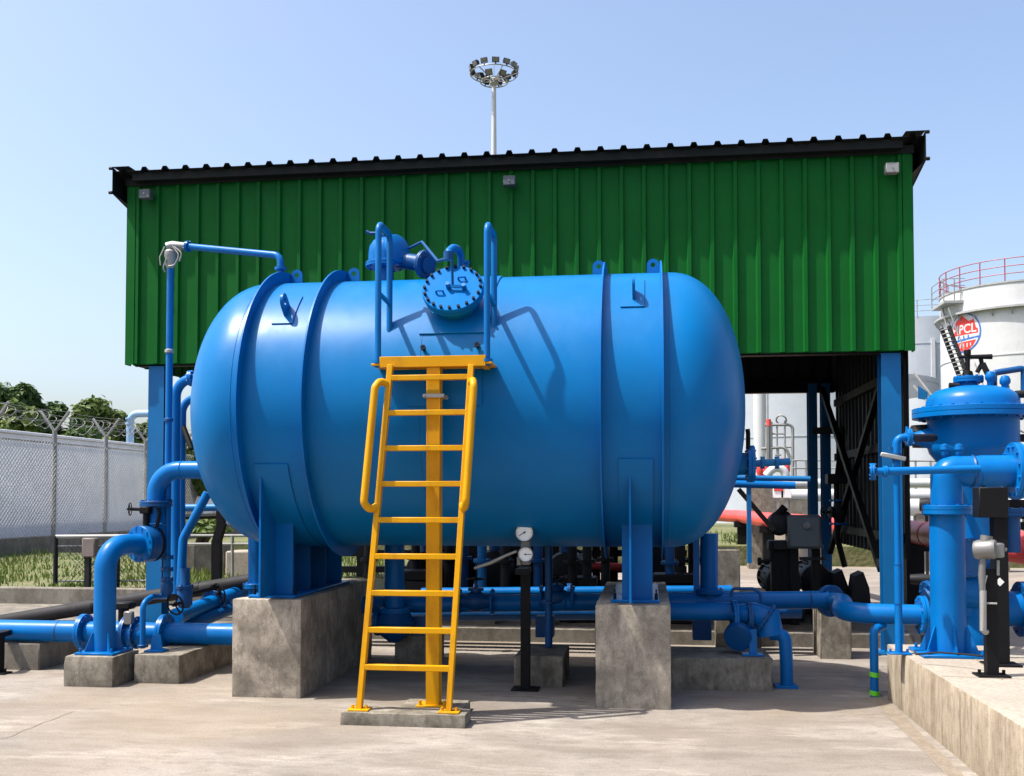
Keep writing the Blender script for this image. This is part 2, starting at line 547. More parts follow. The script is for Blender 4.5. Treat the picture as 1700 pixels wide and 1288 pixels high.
def tp(x, phi, r):                                   # point on a cylinder round the tank axis; phi up from the camera side
    return V3((x, TD - r * math.cos(phi), TH + r * math.sin(phi)))
def patch(x0, x1, p0, p1, r0, r1, n=14):
    mb = MB(); vs = []; fs = []
    for i in range(n + 1):
        ph = p0 + (p1 - p0) * i / n
        vs += [tp(x0, ph, r0), tp(x0, ph, r1), tp(x1, ph, r1), tp(x1, ph, r0)]
    for i in range(n):
        a, c = i * 4, i * 4 + 4
        fs += [(a + 1, a + 2, c + 2, c + 1), (a, a + 1, c + 1, c), (a + 2, a + 3, c + 3, c + 2), (a, c, c + 3, a + 3)]
    fs += [(0, 3, 2, 1), (n * 4, n * 4 + 1, n * 4 + 2, n * 4 + 3)]
    return mb.add(vs, fs)
def phi_at(y, r=R):                                  # height angle at which the line of sight of row y meets the shell
    e = elev(y); o = CAM
    # ray in the YZ plane: (t cos e, CH + t sin e)
    ce, se = math.cos(e), math.sin(e)
    bq = TD * ce + (TH - CH) * se
    disc = bq * bq - (TD * TD + (TH - CH) ** 2 - r * r)
    t = bq - math.sqrt(max(disc, 0))
    return math.atan2(CH + t * se - TH, TD - t * ce)
def xs(px, y, r=R):
    ph = phi_at(y, r)
    return A(px, y, TD - r * math.cos(ph)).x

tank = thing('storage_tank', 'big glossy blue horizontal tank with rounded ends, resting on two tall concrete plinths', 'tank', (0.5 * (XL + XR), TD, 0))
prof = [(r, -HD + HD - t) for r, t in headprof()]
hp = headprof()
pr = [(r, -t) for r, t in reversed(hp)] + [(R, 0.4 * i) for i in range(1, int((XR - XL) / 0.4))] + [(r, (XR - XL) + t) for r, t in hp]
pr[0] = (0, pr[0][1]); pr[-1] = (0, pr[-1][1])
MB().lathe(pr, (XL, TD, TH), (1, 0, 0), 128).build('shell', M['tankblue'], tank, sharp=60)
RX = [xs(391, 690, R + .1), xs(499.5, 690, R + .1), xs(996, 680, R + .1), xs(1101, 680, R + .1)]
for x in RX:
    MB().lathe([(R - .01, -.007), (R + .105, -.007), (R + .105, .007), (R - .01, .007)], (x, TD, TH), (1, 0, 0), 128).build('stiffening_ring', M['blue'], tank)
for x in (XL + .02, XR - .02, XL + 1.62):
    MB().lathe([(R - .004, -.009), (R + .003, -.003), (R + .003, .003), (R - .004, .009)], (x, TD, TH), (1, 0, 0), 128).build('weld_seam', M['tankblue'], tank)
# ring lugs on top
def circ(r, n=16, cx=0, cy=0):
    return [(cx + r * math.cos(2 * PI * k / n), cy + r * math.sin(2 * PI * k / n)) for k in range(n)]
def lugpoly(w, h, n=16):                             # rounded top plate, n points matched to circ order
    out = []
    for k in range(n):
        a = 2 * PI * k / n
        c, s_ = math.cos(a), math.sin(a)
        if s_ >= 0: out.append((w * c, h + w * s_))
        else:
            kx = max(-1, min(1, c * 1.42))
            out.append((w * kx, 0 if s_ < -0.7 else h * (1 + s_ / .71) * 0.98))
    return out
for x, sg in ((RX[2], -1), (RX[3], -1), (RX[1], 1), (RX[0], 1)):
    MB().holed(lugpoly(.055, .07), circ(.022, 16, 0, .07), (x + sg * .065, TD - .05, TH + R + .02), (1, 0, 0), (0, 0, 1), .016).build('ring_lug', M['blue'], tank)
# lifting lugs with pads
for xa, xb, y0, y1, lx, ly in ((451, 486, 529, 490, 476, 500), (1030, 1070, 515, 477, 1049, 488)):
    x0, x1 = xs(xa, y0), xs(xb, y0)
    MB_ = patch(x0, x1, phi_at(y0), phi_at(y1 - 6), R - .005, R + .012)
    pad = MB_.build('lug_pad', M['tankblue'], tank)
    ph = phi_at(ly + 8); xl = (x0 + x1) / 2 + .01
    n = V3((0, -math.cos(ph), math.sin(ph))); t_ = V3((0, math.sin(ph), math.cos(ph)))
    MB().holed(lugpoly(.07, .11), circ(.03, 16, 0, .11), tp(xl, ph, R), t_, n, .022).build('lifting_lug', M['blue'], tank)
# saddles
PT = 0.833
def saddle(xc, fl0, fl1, ydp, dbx):
    xw = (fl1 - fl0)
    yf = 8.61
    mb = MB()
    mb.box(fl0 - .09, fl1 + .055, 8.50, 2 * TD - 8.50, PT + .002, PT + .026, .004).build('saddle_base_plate', M['blue'], tank)
    zt = TH - math.sqrt(max(R * R - (TD - yf) ** 2, 0)) 
    for sg in (-1, 1):
        y = yf if sg < 0 else 2 * TD - yf
        MB().box(fl0, fl1, y - .008, y + .008, PT + .024, zt + .02).build('saddle_flange', M['blue'], tank)
        yt = TD + sg * 1.075
        zt2 = TH - math.sqrt(R * R - 1.075 ** 2)
        poly = [(0, PT + .026), (yt - y, PT + .026), (yt - y, zt2 + .01)]
        for k in range(1, 7):
            yy = yt + (y - yt) * k / 6
            poly.append((yy - y, TH - math.sqrt(R * R - (yy - TD) ** 2) + .004))
        MB().prism(poly, (xc, y + sg * .008, 0), (0, 1, 0), (0, 0, 1), .016).build('saddle_fin', M['blue'], tank)
    # curved web under the belly
    poly = [(yf, PT + .026), (2 * TD - yf, PT + .026)]
    for k in range(17):
        yy = 2 * TD - yf - (2 * TD - 2 * yf) * k / 16
        poly.append((yy, TH - math.sqrt(R * R - (yy - TD) ** 2) + .004))
    MB().prism(poly, (xc, 0, 0), (0, 1, 0), (0, 0, 1), .018).build('saddle_web', M['blue'], tank)
    for k in range(1, 3):
        y = yf + (2 * TD - 2 * yf) * k / 3
        MB().box(fl0 + .01, fl1 - .01, y - .006, y + .006, PT + .026, TH - math.sqrt(R * R - (y - TD) ** 2) + .01).build('saddle_rib', M['deepblue'], tank)
    p0 = phi_at(ydp)
    patch(dbx[0], dbx[1], p0, -PI - p0, R - .004, R + .014, 40).build('wear_plate', M['tankblue'], tank)
    for dx in (fl0 - .06, fl1 + .03):
        MB().cyl((dx, 8.58, PT + .02), (dx, 8.58, PT + .075), .014, n=6).cyl((dx, 8.58, PT), (dx, 8.58, PT + .11), .007, n=8).build('anchor_bolt', M['bolt'], tank)
saddle(A(450, 900, 8.5).x, A(437, 900, 8.61).x, A(487, 900, 8.61).x, 768, (xs(423, 769), xs(478, 769)))
saddle(A(1047, 900, 8.5).x, A(1032.5, 900, 8.61).x, A(1083, 900, 8.61).x, 762, (xs(1027, 763), xs(1084, 763)))
# manhole
n = V3((0, -math.cos(R_(33)), math.sin(R_(33))))
mc = A(752, 480, 8.27)
base = mc - n * .46
MB().lathe([(.194, -.2), (.194, .40), (.248, .40), (.253, .405), (.253, .43), (.248, .434), (0.19, .434)], base, n, 48).build('manhole_neck', M['tankblue'], tank)
mcov = MB().lathe([(0, .438), (.251, .438), (.257, .443), (.257, .472), (.251, .478), (0, .478)], base, n, 56).build('manhole_cover', M['hatch'], tank)
pm = phi_at(552)
patch(xs(696, 552), xs(812, 552), pm, pm + R_(48), R - .004, R + .014).build('manhole_pad', M['tankblue'], tank)
u, wv, _ = _frame(n)
for k in range(20):
    a = 2 * PI * k / 20
    q = base + n * .458 + (u * math.cos(a) + wv * math.sin(a)) * .234
    MB().cyl(q - n * .06, q + n * .045, .0135, n=6).build('bolt', M['bolt'], mcov)
cc = base + n * .478
upv = V3((0, math.sin(R_(33)), math.cos(R_(33)))); rt = V3((1, 0, 0))
# bracket bars and pull handles on the cover
b = MB().bar(cc - rt * .03 - upv * .01 + n * .03, cc + rt * .11 - upv * .02 + n * .03, .02, .02)
b.cyl(cc - rt * .035 + n * .0, cc - rt * .035 + n * .055, .02, n=8).cyl(cc + rt * .10 - upv * .02, cc + rt * .10 - upv * .02 + n * .055, .02, n=8)
b.build('cover_bracket', M['blue'], mcov)
for dx, dv in ((-.10, -.06), (.07, .09)):
    p = cc + rt * dx + upv * dv
    MB().tube([p - rt * .03, p - rt * .03 + n * .03, p + rt * .03 + n * .03, p + rt * .03], .008, 8, .012).build('pull_handle', M['blue'], mcov)
# davit arm behind the manhole
top = cc + n * .06 + upv * .02
MB().tube([top - n * .05, top + V3((0, 0, .17))], .011, 10).build('lifting_screw', M['deepblue'], tank)
hd = A(746, 428, 8.42)
MB().tube([hd + V3((0, -.03, 0)), A(745, 417, 8.44), A(752, 411, 8.5), A(760, 413, 8.58), A(765, 424, 8.64), A(767, 470, 8.72), tp(A(768, 470, 8.72).x, R_(50), R - .02)], .032, 12, .05).build('davit_arm', M['blue'], tank)
MB().cyl(hd + V3((0, -.045, -.03)), hd + V3((0, -.045, .04)), .042, n=12).build('davit_head', M['deepblue'], tank)
MB().cyl(A(773, 447, 8.75), A(773, 434, 8.75), .028, n=14).cyl(A(773, 437, 8.75), A(773, 433, 8.75), .036, n=14).build('hinge_post', M['blue'], tank)
# small bolts studs on the shell next to the manhole
for px, py in ((704, 578), (793, 575)):
    ph = phi_at(py); q = tp(xs(px, py), ph, R); nn = V3((0, -math.cos(ph), math.sin(ph)))
    MB().cyl(q, q + nn * .05, .014, n=8).cyl(q + nn * .03, q + nn * .05, .024, n=8).build('earthing_stud', M['bolt'], tank)
# bracket that carries the ladder platform, welded to the shell
for px in (690, 785):
    x = xs(px, 640)
    MB().bar((x, 8.15, 2.62), (x, 8.4, 2.62), .05, .07).build('platform_bracket', M['deepblue'], tank)
MB_ = patch(xs(676, 650), xs(800, 650), phi_at(672), phi_at(608), R - .004, R + .012).build('bracket_pad', M['tankblue'], tank)
# top valve nozzle left of the manhole (safety valve)
sx = A(640, 440, TD - .1).x
rv = thing('relief_valve', 'blue domed relief valve on the tank top, left of the round manhole', 'valve', (sx, TD - .1, TH + R))
sy = TD - .1
MB().lathe([(.085, -.03), (.075, .10), (.075, .16)], (sx, sy, TH + R - .02), (0, 0, 1), 24).build('nozzle', M['blue'], rv)
MB().flange((sx, sy, TH + R + .15), (0, 0, 1), .185, .02, 12, .011).build('flange', M['blue'], rv)
MB().lathe([(0, .235), (.05, .232), (.115, .205), (.15, .15), (.16, .08), (.16, 0)], (sx, sy, TH + R + .17), (0, 0, 1), 28).build('valve_body', M['blue'], rv)
MB().lathe([(0, 0), (.12, 0), (.135, .01), (.135, .035), (.12, .045), (0, .05)], (sx + .12, sy - .09, TH + R + .27), (.75, -.6, .15), 26).build('side_cover', M['blue'], rv)
o0 = V3((sx + .1, sy, TH + R + .20))
MB().tube([o0, o0 + V3((.22, -.05, -.05)), o0 + V3((.34, -.12, -.09))], .075, 18, .1).build('outlet', M['deepblue'], rv)
MB().flange(o0 + V3((.30, -.1, -.075)), (.8, -.45, -.2), .13, .018, 8, .01).build('outlet_flange', M['deepblue'], rv)
MB().tube([A(608, 384, sy), A(614, 387, sy), A(624, 387, sy), (sx - .03, sy, TH + R + .44), (sx, sy, TH + R + .38)], .015, 8, .03).build('lever', M['deepblue'], rv)
MB().tube([o0 + V3((.12, 0, .1)), o0 + V3((.28, -.15, .12)), hd + V3((-.12, .1, .0)), hd], .013, 8, .04).build('drain_tube', M['deepblue'], rv)

# concrete plinths under the tank
for nm, lab, x0, x1, yf in (
        ('concrete_plinth', 'tall stained concrete plinth under the left saddle of the blue tank', A(384, 1165, 8.42).x, A(499, 1165, 8.42).x, 8.42),
        ('concrete_plinth', 'tall stained concrete plinth under the right saddle of the blue tank', A(988.5, 1170, 8.36).x, A(1114.5, 1170, 8.36).x, 8.36)):
    o = roughbox(x0, x1, yf, 10.7, -.05, PT, .010, .004, int(abs(x0) * 10)).build(nm, M['plinth'])
    tag(o, lab, 'plinth', 'concrete plinths under the tank')

# ------------------------------------------------------------------ yellow access ladder
def lad(x0, y0, Y0, x1, y1, Y1):
    return A(x0, y0, Y0), A(x1, y1, Y1)
Lb, Lt = lad(596, 1184, 7.58, 648.5, 606, 7.85)
Rb, Rt = lad(745, 1184, 7.58, 782.5, 606, 7.85)
ladder = thing('access_ladder', 'yellow steel ladder with small platform leaning on the front of the blue tank', 'ladder', ((Lb + Rb) / 2).to_tuple()[:2] + (0,))
for a, c in ((Lb, Lt), (Rb, Rt)):
    MB().bar(a, c, .042, .055, (0, -1, .2), .004).build('side_rail', M['yellow'], ladder)
    MB().box(a.x - .075, a.x + .085, a.y - .06, a.y + .07, .097, .110, .002).cyl((a.x + .055, a.y, .1), (a.x + .055, a.y, .135), .012, n=6).cyl((a.x - .05, a.y, .1), (a.x - .05, a.y, .135), .012, n=6).build('foot_plate', M['yellow'], ladder)
def on(a, c, z):
    return a + (c - a) * ((z - a.z) / (c.z - a.z))
z0, z1 = .416, 2.64
for k in range(9):
    z = z0 + (z1 - z0) * k / 8
    p, q = on(Lb, Lt, z), on(Rb, Rt, z)
    dd = (q - p).normalized()
    MB().bar(p + dd * .014, q - dd * .014, .052, .042, (0, 0, 1), .004).build('rung', M['yellow'], ladder)
# platform frame
pf0, pf1 = A(630, 599, 7.87).x, A(806, 599, 7.87).x
zt, zb = A(718, 590.5, 7.87).z, A(718, 608.5, 7.87).z
b = MB()
b.box(pf0, pf1, 7.87, 7.925, zb, zt, .003)
b.box(pf0, pf0 + .05, 7.926, 8.33, zb, zt, .003); b.box(pf1 - .05, pf1, 7.926, 8.33, zb, zt, .003)
b.box(pf0 + .051, pf1 - .051, 8.10, 8.15, zb + .01, zt - .003, .003)
b.build('platform_frame', M['yellow'], ladder)
MB().box(pf0 + .01, pf1 - .01, 7.932, 8.32, zt - .002, zt + .008, .002).build('platform_deck', M['yellow'], ladder)
ppx0, ppx1 = A(706.5, 1150, 7.885).x, A(729, 1150, 7.885).x
MB().box(ppx0, ppx1, 7.885, 7.995, .075, zb - .001, .004).build('post', M['yellow'], ladder)
MB().box(ppx0 - .07, ppx1 + .075, 7.84, 8.04, .07, .086, .002).cyl((ppx0 - .04, 7.87, .08), (ppx0 - .04, 7.87, .125), .013, n=6).cyl((ppx1 + .045, 7.87, .08), (ppx1 + .045, 7.87, .125), .013, n=6).build('post_foot', M['yellow'], ladder)
cz = A(718, 657, 7.87).z
cb = MB().box(ppx0 - .02, ppx1 + .04, 7.855, 7.882, cz - .015, cz + .017, .004).box(ppx0 - .02, ppx1 + .04, 7.998, 8.02, cz - .015, cz + .017, .004)
for x in (ppx0 - .012, ppx1 + .03):
    cb.cyl((x, 7.84, cz), (x, 8.04, cz), .011, n=8)
cb.build('pipe_clamp', M['steel'], ladder)
# yellow hand rails
def hrail(a, c, dx, y0, y1):
    zt_, zb_ = A(0, y0, 7.84).z, A(0, y1, 7.76).z
    p, q = on(a, c, zt_), on(a, c, zb_)
    off = V3((dx, -.10, -.01))
    return MB().tube([p, p + off * .5 + V3((dx * .2, 0, .03)), p + off + V3((0, 0, -.02)), q + off + V3((0, 0, .03)), q + off * .55 + V3((0, 0, -.035)), q], .029, 14, .055)
hrail(Lb, Lt, -.085, 648, 838).build('hand_rail', M['yellow'], ladder)
hrail(Rb, Rt, .045, 648, 836).build('hand_rail', M['yellow'], ladder)
# blue grab hoops
for px0, px1, sg in ((627.5, 650, -1), (808.5, 822, 1)):
    p0 = A(px0, 592, 7.91); x = p0.x; yb = 8.27 if sg < 0 else 8.28
    zt_ = A(px0, 366, 7.91).z; zl = zt - .05
    MB().tube([(x, 7.91, zl + .02), (x, 7.91, zt_ - .02), (x, yb, zt_ - .02), (x, yb, zl + .02)], .0255, 14, .075).build('grab_hoop', M['blue'], ladder)
    zm = A(px0, 486, 7.91).z
    MB().tube([(x, 7.91, zm), (x, yb, zm - .02)], .021, 12).build('hoop_brace', M['blue'], ladder)
    for yy in (7.91, yb):
        MB().cyl((x, yy, zl), (x, yy, zl + .022), .045, n=18).cyl((x, yy, zl - .028), (x, yy, zl - .004), .03, n=6).build('hoop_foot', M['blue'], ladder)
    MB().box(min(x - .045, pf0 + .0) if sg < 0 else pf1 + .001, max(x + .045, pf1) if sg > 0 else pf0 - .001, 7.87, 8.33, zl - .02, zl - .002, .003).build('hoop_bracket', M['yellow'], ladder)
# slabs under ladder and post
gl, gr = G(558, 1208), G(772, 1210)
tag(roughbox(gl.x, gr.x, 7.49, 7.75, -.03, .097, .006, .005, 7, .05).build('concrete_slab', M['block']), 'low concrete pad under the two feet of the yellow ladder', 'slab')
tag(MB().box(A(664, 1165, 7.9).x, A(770, 1165, 7.9).x, 7.775, 8.2, -.03, .070, .010).build('concrete_slab', M['block']), 'small concrete pad under the upright post of the yellow ladder', 'slab')

# ------------------------------------------------------------------ pump house
BY, BB = 11.55, 16.0
bx0, bx1 = A(212.5, 500, BY).x, A(1515.5, 500, BY).x
zbot = A(850, 593, BY).z
ztop = A(850, 268, BY).z
EY = BY - .22
def roofz(y):
    return A(850, 255, EY).z - (y - EY) * 0.22
house = thing('pump_house', 'open-sided steel shed with green ribbed upper walls and dark roof behind the blue tank', 'shed', ((bx0 + bx1) / 2, BY, 0))
def ribbed(x0, x1, per, rib, h, face):               # profile points (x, depth) of ribbed sheet
    pts = [(x0, 0)]
    n_ = int(round((x1 - x0) / per)); per = (x1 - x0) / n_
    for k in range(n_):
        c = x0 + per * (k + .5)
        pts += [(c - rib / 2, 0), (c - rib * .28, h), (c + rib * .28, h), (c + rib / 2, 0)]
    pts.append((x1, 0))
    return pts
def sheet(pts, f0, f1, th):                          # two-skin sheet between curves f0(x, d, side), f1
    mb = MB(); vs = []; n_ = len(pts)
    for (a, d) in pts: vs += [f0(a, d), f1(a, d), f0(a, d - th), f1(a, d - th)]
    fs = []
    for i in range(n_ - 1):
        a, c = 4 * i, 4 * i + 4
        fs += [(a, a + 1, c + 1, c), (a + 2, c + 2, c + 3, a + 3), (a, c, c + 2, a + 2), (a + 1, a + 3, c + 3, c + 1)]
    return mb.add(vs, fs)
tilt = lambda x: 0.0
fr = ribbed(bx0, bx1, .249, .066, .036, 1)
sheet(fr, lambda a, d: V3((a, BY - d, zbot)), lambda a, d: V3((a, BY - d, roofz(BY) - .045)), .004).build('wall_cladding', M['green'], house, sharp=20)
MB().box(bx0 - .006, bx0 + .10, BY - .040, BY - .034, zbot - .012, roofz(BY) - .05).box(bx0 - .008, bx0 - .003, BY - .040, BY + .1, zbot - .012, roofz(BY) - .05).build('corner_flashing', M['green'], house)
MB().box(bx1 - .10, bx1 + .006, BY - .040, BY - .034, zbot - .012, roofz(BY) - .05).box(bx1 + .003, bx1 + .008, BY - .040, BY + .1, zbot - .012, roofz(BY) - .05).build('corner_flashing', M['green'], house)
MB().box(bx0 + .11, bx1 - .11, BY + .006, BY + .03, zbot - .006, zbot + .10).build('bottom_trim', M['green'], house)
bk = ribbed(bx0, bx1, .238, .062, .030, 1)
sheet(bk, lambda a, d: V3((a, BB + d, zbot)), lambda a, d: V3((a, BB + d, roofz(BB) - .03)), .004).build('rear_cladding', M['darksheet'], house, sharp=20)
sdp = ribbed(BY + .12, BB - .02, .238, .062, .030, 1)
sheet(sdp, lambda a, d: V3((bx0 + .01 - d, a, zbot)), lambda a, d: V3((bx0 + .01 - d, a, roofz(a) - .03)), .004).build('side_cladding', M['green'], house, sharp=20)
zs = A(1510, 930, BY).z
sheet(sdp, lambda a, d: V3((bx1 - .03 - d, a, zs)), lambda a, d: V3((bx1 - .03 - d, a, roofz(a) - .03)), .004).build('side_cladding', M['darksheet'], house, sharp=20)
# roof
ex0, ex1 = A(188, 300, EY).x, A(1536, 250, EY).x
rf = ribbed(ex0, ex1, .257, .085, .042, 1)
sheet(rf, lambda a, d: V3((a, EY, roofz(EY) + d)), lambda a, d: V3((a, BB + .6, roofz(BB + .6) + d)), .004).build('roof_sheet', M['roof'], house, sharp=20)
for x, sg in ((ex0, -1), (ex1, 1)):
    MB().prism([(EY - .01, roofz(EY) - .27), (BB + .6, roofz(BB + .6) - .27), (BB + .6, roofz(BB + .6) + .05), (EY - .01, roofz(EY) + .05)], (x + sg * .004, 0, 0), (0, 1, 0), (0, 0, 1), .006).box(x - (.0 if sg < 0 else .20), x + (.20 if sg < 0 else 0), EY - .012, EY + 1.2, roofz(EY) + .046, roofz(EY) + .052).build('barge_board', M['roof'], house)
    mb = MB()
    for zz in (.03, -.26):
        mb.cyl((x + sg * .002, EY - .02, roofz(EY) + zz), (x + sg * .04, EY - .02, roofz(EY) + zz), .02, n=6)
    mb.build('barge_bolt', M['roof'], house)
    # soffit strip between rake and wall
    MB().add([(x, EY, roofz(EY) - .265), (x, BB, roofz(BB) - .265), (bx0 if sg < 0 else bx1, BB, roofz(BB) - .30), (bx0 if sg < 0 else bx1, BY - .03, roofz(BY) - .30)], [(0, 1, 2, 3)]).build('rake_soffit', M['roof'], house)
MB().box(bx0 + .12, bx1 - .12, EY + .06, EY + .14, roofz(EY) - .10, roofz(EY) - .008).build('eave_purlin', M['roof'], house)
mb = MB()
for k in range(1, 6):
    y = BY + (BB - BY) * k / 6
    MB().box(bx0 + .05, bx1 - .05, y - .04, y + .04, roofz(y) - .17, roofz(y) - .008).build('purlin', M['black'], house)
for y, zz in ((BY + .12, 0), (BB - .12, 0)):
    MB().box(bx0 + .12, bx1 - .08, y - .07, y + .07, zbot - .02, zbot + .16).build('tie_beam', M['black'], house)
MB().box(bx0 - .02, bx1 + .02, BY - .062, BY - .044, roofz(BY) - .085, roofz(BY) + .004).build('top_flashing', M['roof'], house)
# columns
def hcol(x0, x1, y0, z1, mat, dep=.2, nm='column', z0_=0.0, par=house):
    b = MB().box(x0, x1, y0, y0 + .012, z0_, z1).box(x0, x1, y0 + dep - .012, y0 + dep, z0_, z1).box((x0 + x1) / 2 - .006, (x0 + x1) / 2 + .006, y0 + .0125, y0 + dep - .0125, z0_, z1)
    b.box(x0 - .07, x1 + .07, y0 - .06, y0 + dep + .06, z0_, z0_ + .02)
    return b.build(nm, mat, par)
ct = roofz(BY) - .2
hcol(A(241, 800, BY).x, A(267, 800, BY).x, BY + .05, ct, M['colblue'])
hcol(A(1467, 800, BY).x, A(1500, 800, BY).x, BY + .05, ct, M['colblue'])
for px in (1343, 1365):
    hcol(A(px, 800, 15.7).x, A(px + 15, 800, 15.7).x, 15.7, zbot + .1, M['colblue'], .16)
hcol(A(272, 800, 15.7).x, A(290, 800, 15.7).x, 15.7, zbot + .1, M['colblue'], .16)
for px, yy in ((700, 15.7), (1010, 15.7)):
    hcol(A(px, 800, yy).x, A(px + 15, 800, yy).x, yy, zbot + .1, M['black'], .16)
xm = bx1 - .3
MB().bar((xm, BY + .3, .9), (xm, BB - .4, 3.3), .07, .07).build('side_brace', M['black'], house)
MB().bar((xm + .09, BY + .3, 3.2), (xm + .09, BB - .4, .9), .07, .07).build('side_brace', M['black'], house)
for z in (1.25, 2.3, 3.1):
    MB().box(bx1 - .12, bx1 - .05, BY + .3, BB - .3, z - .05, z + .05).build('side_girt', M['black'], house)
MB().bar(A(1352, 715, 15.6), A(1400, 715, 15.3), .07, .10).build('cross_tie', M['black'], house)
MB().bar(A(1392, 795, 15.2), A(1408, 655, 15.6), .09, .09).build('knee_brace', M['black'], house)
MB().bar(A(1425, 640, 14.8), A(1404, 790, 15.2), .09, .09).build('knee_brace', M['black'], house)
# floor of the pump house
fl = MB().box(bx0 - .3, bx1 + .1, 12.05, 12.25, -.04, .16, .01)
structure('pump_house_kerb', fl, M['kerb'])
M['shadefloor'] = concrete('shade_darkened_floor', (0.10, 0.088, 0.072), (0.045, 0.04, 0.034), 1.6)  # floor concrete darkened in colour to deepen the shade under the roof
structure('pump_house_floor', MB().box(bx0 - .3, bx1 + .1, 12.2502, 17.0, -.04, .156), M['shadefloor'])
# three small boxes under the eaves
for px, py, lab in ((242.5, 323, 'small grey box under the dark eave at the left end of the green wall'), (846, 301, 'small grey box under the dark eave at the middle of the green wall'), (1480, 280, 'small pale grey box under the dark eave at the right end of the green wall')):
    c = A(px, py, BY - .12)
    t = thing('junction_box', lab, 'box', c, 'grey boxes under the eave')
    MB().box(c.x - .07, c.x + .07, c.y - .05, c.y + .05, c.z - .055, c.z + .055, .008).build('housing', M['steel'] if px > 1000 else M['greybox'], t)
    MB().box(c.x - .03, c.x + .03, c.y + .0502, BY - .031, c.z - .03, c.z + .03).cyl((c.x, c.y - .058, c.z), (c.x, c.y - .05, c.z), .008, n=8).build('mount', M['steel'], t)

# ------------------------------------------------------------------ helpers for plant
def pipe_part(parent, pts, r, mat='blue', name='pipe', bend=0.0, n=18):
    return MB().tube(pts, r, n, bend).build(name, M[mat], parent)
def flange_part(parent, c, ax, r, t=.02, nb=8, mat='blue', pair=True, name='flange', br=.010):
    return MB().flange(c, ax, r, t, nb, br, 28, pair).build(name, M[mat], parent)
def wheel(parent, c, ax, r, mat='black', name='handwheel'):
    u, w_, d = _frame(ax)
    mb = MB().ring(c, ax, r, r * .09, 24, 6)
    for k in range(3):
        a = 2 * PI * k / 3
        q = (u * math.cos(a) + w_ * math.sin(a)) * r
        mb.bar(V3(c) - q * .2, V3(c) + q, r * .12, r * .12, d)
    mb.cyl(V3(c) - d * .03, V3(c) + d * .03, r * .16, n=10)
    return mb.build(name, M[mat], parent)
def gussets(parent, c, r, h, w_, n_=4, mat='blue', a0=PI / 4):
    for k in range(n_):
        a = a0 + 2 * PI * k / n_
        u = V3((math.cos(a), math.sin(a), 0))
        MB().prism([(r - .005, 0), (r + w_, 0), (r + w_, .015), (r + .012, h), (r - .005, h)], c, u, (0, 0, 1), .012).build('gusset', M[mat], parent)
def bolts4(mb, c, dx, dy, z, r=.013, h=.04):
    for sx_ in (-1, 1):
        for sy_ in (-1, 1):
            mb.cyl((c[0] + sx_ * dx, c[1] + sy_ * dy, z), (c[0] + sx_ * dx, c[1] + sy_ * dy, z + h), r, n=6)
    return mb

# ------------------------------------------------------------------ left foreground piping
k1 = roughbox(A(105, 1130, 8.68).x, A(187, 1130, 8.68).x, 8.68, 9.16, -.03, .272, .008, .004, 5, .06).build('concrete_block', M['block'])
tag(k1, 'square concrete block under the blue standpipe with gusseted foot', 'block')
k2 = roughbox(A(222, 1130, 8.92).x, A(297, 1130, 8.92).x, 8.92, 10.2, -.03, .262, .008, .004, 6, .06).build('concrete_block', M['block'])
tag(k2, 'low long concrete block between the standpipe block and the left tank plinth', 'block')

s0 = A(173.5, 1060, 8.93)
sx0, sy0 = s0.x, 8.93
st = thing('standpipe', 'thick blue standpipe curving over to a valve, on the square concrete block', 'pipe', (sx0, sy0, .272))
MB_ = MB().box(sx0 - .185, sx0 + .185, sy0 - .19, sy0 + .19, .273, .293, .003)
bolts4(MB_, (sx0, sy0), .15, .15, .29)
MB_.build('base_plate', M['blue'], st)
zv = A(215, 903, 9.3).z
rp = .098
rx, ry = A(259, 860, 9.5).x, 9.5
hdir = V3((rx - sx0, ry - sy0, 0)).normalized()
v0 = V3((sx0, sy0, 0)) + hdir * .42
pipe_part(st, [(sx0, sy0, .29), (sx0, sy0, zv), (v0.x, v0.y, zv)], rp, bend=.27, n=28)
gussets(st, (sx0, sy0, .292), rp, .17, .075)
MB().flange(V3((v0.x, v0.y, zv)) - hdir * .02, hdir, .175, .022, 12, .012, 32, False).build('flange', M['blue'], st)
gv = thing('butterfly_valve', 'dark blue flanged valve with black gearbox between standpipe and tank riser', 'valve', (v0.x, v0.y, zv))
vc = V3((v0.x, v0.y, zv)) + hdir * .06
MB().lathe([(0, -.06), (.17, -.06), (.175, -.05), (.175, .05), (.17, .06), (0, .06)], vc, hdir, 32).build('valve_body', M['deepblue'], gv)
MB().flange(vc + hdir * .085, hdir, .175, .022, 12, .012, 32, False).build('flange', M['bolt'], gv)
MB().cyl(vc + V3((0, 0, .15)), vc + V3((0, 0, .30)), .03, n=12).box(vc.x - .05, vc.x + .05, vc.y - .05, vc.y + .05, vc.z + .29, vc.z + .36, .01).build('gearbox', M['black'], gv)
gh = vc + V3((-.14, -.05, .335))
MB().cyl(gh, vc + V3((0, 0, .33)), .016, n=8).build('shaft', M['black'], gv)
wheel(gv, gh, (1, .25, 0), .06)
MB().tube([vc + V3((.02, 0, .36)), vc + V3((.1, .02, .38)), vc + V3((.13, .02, .3)), vc + V3((.1, .02, .16))], .017, 8, .03).build('bracket', M['black'], gv)

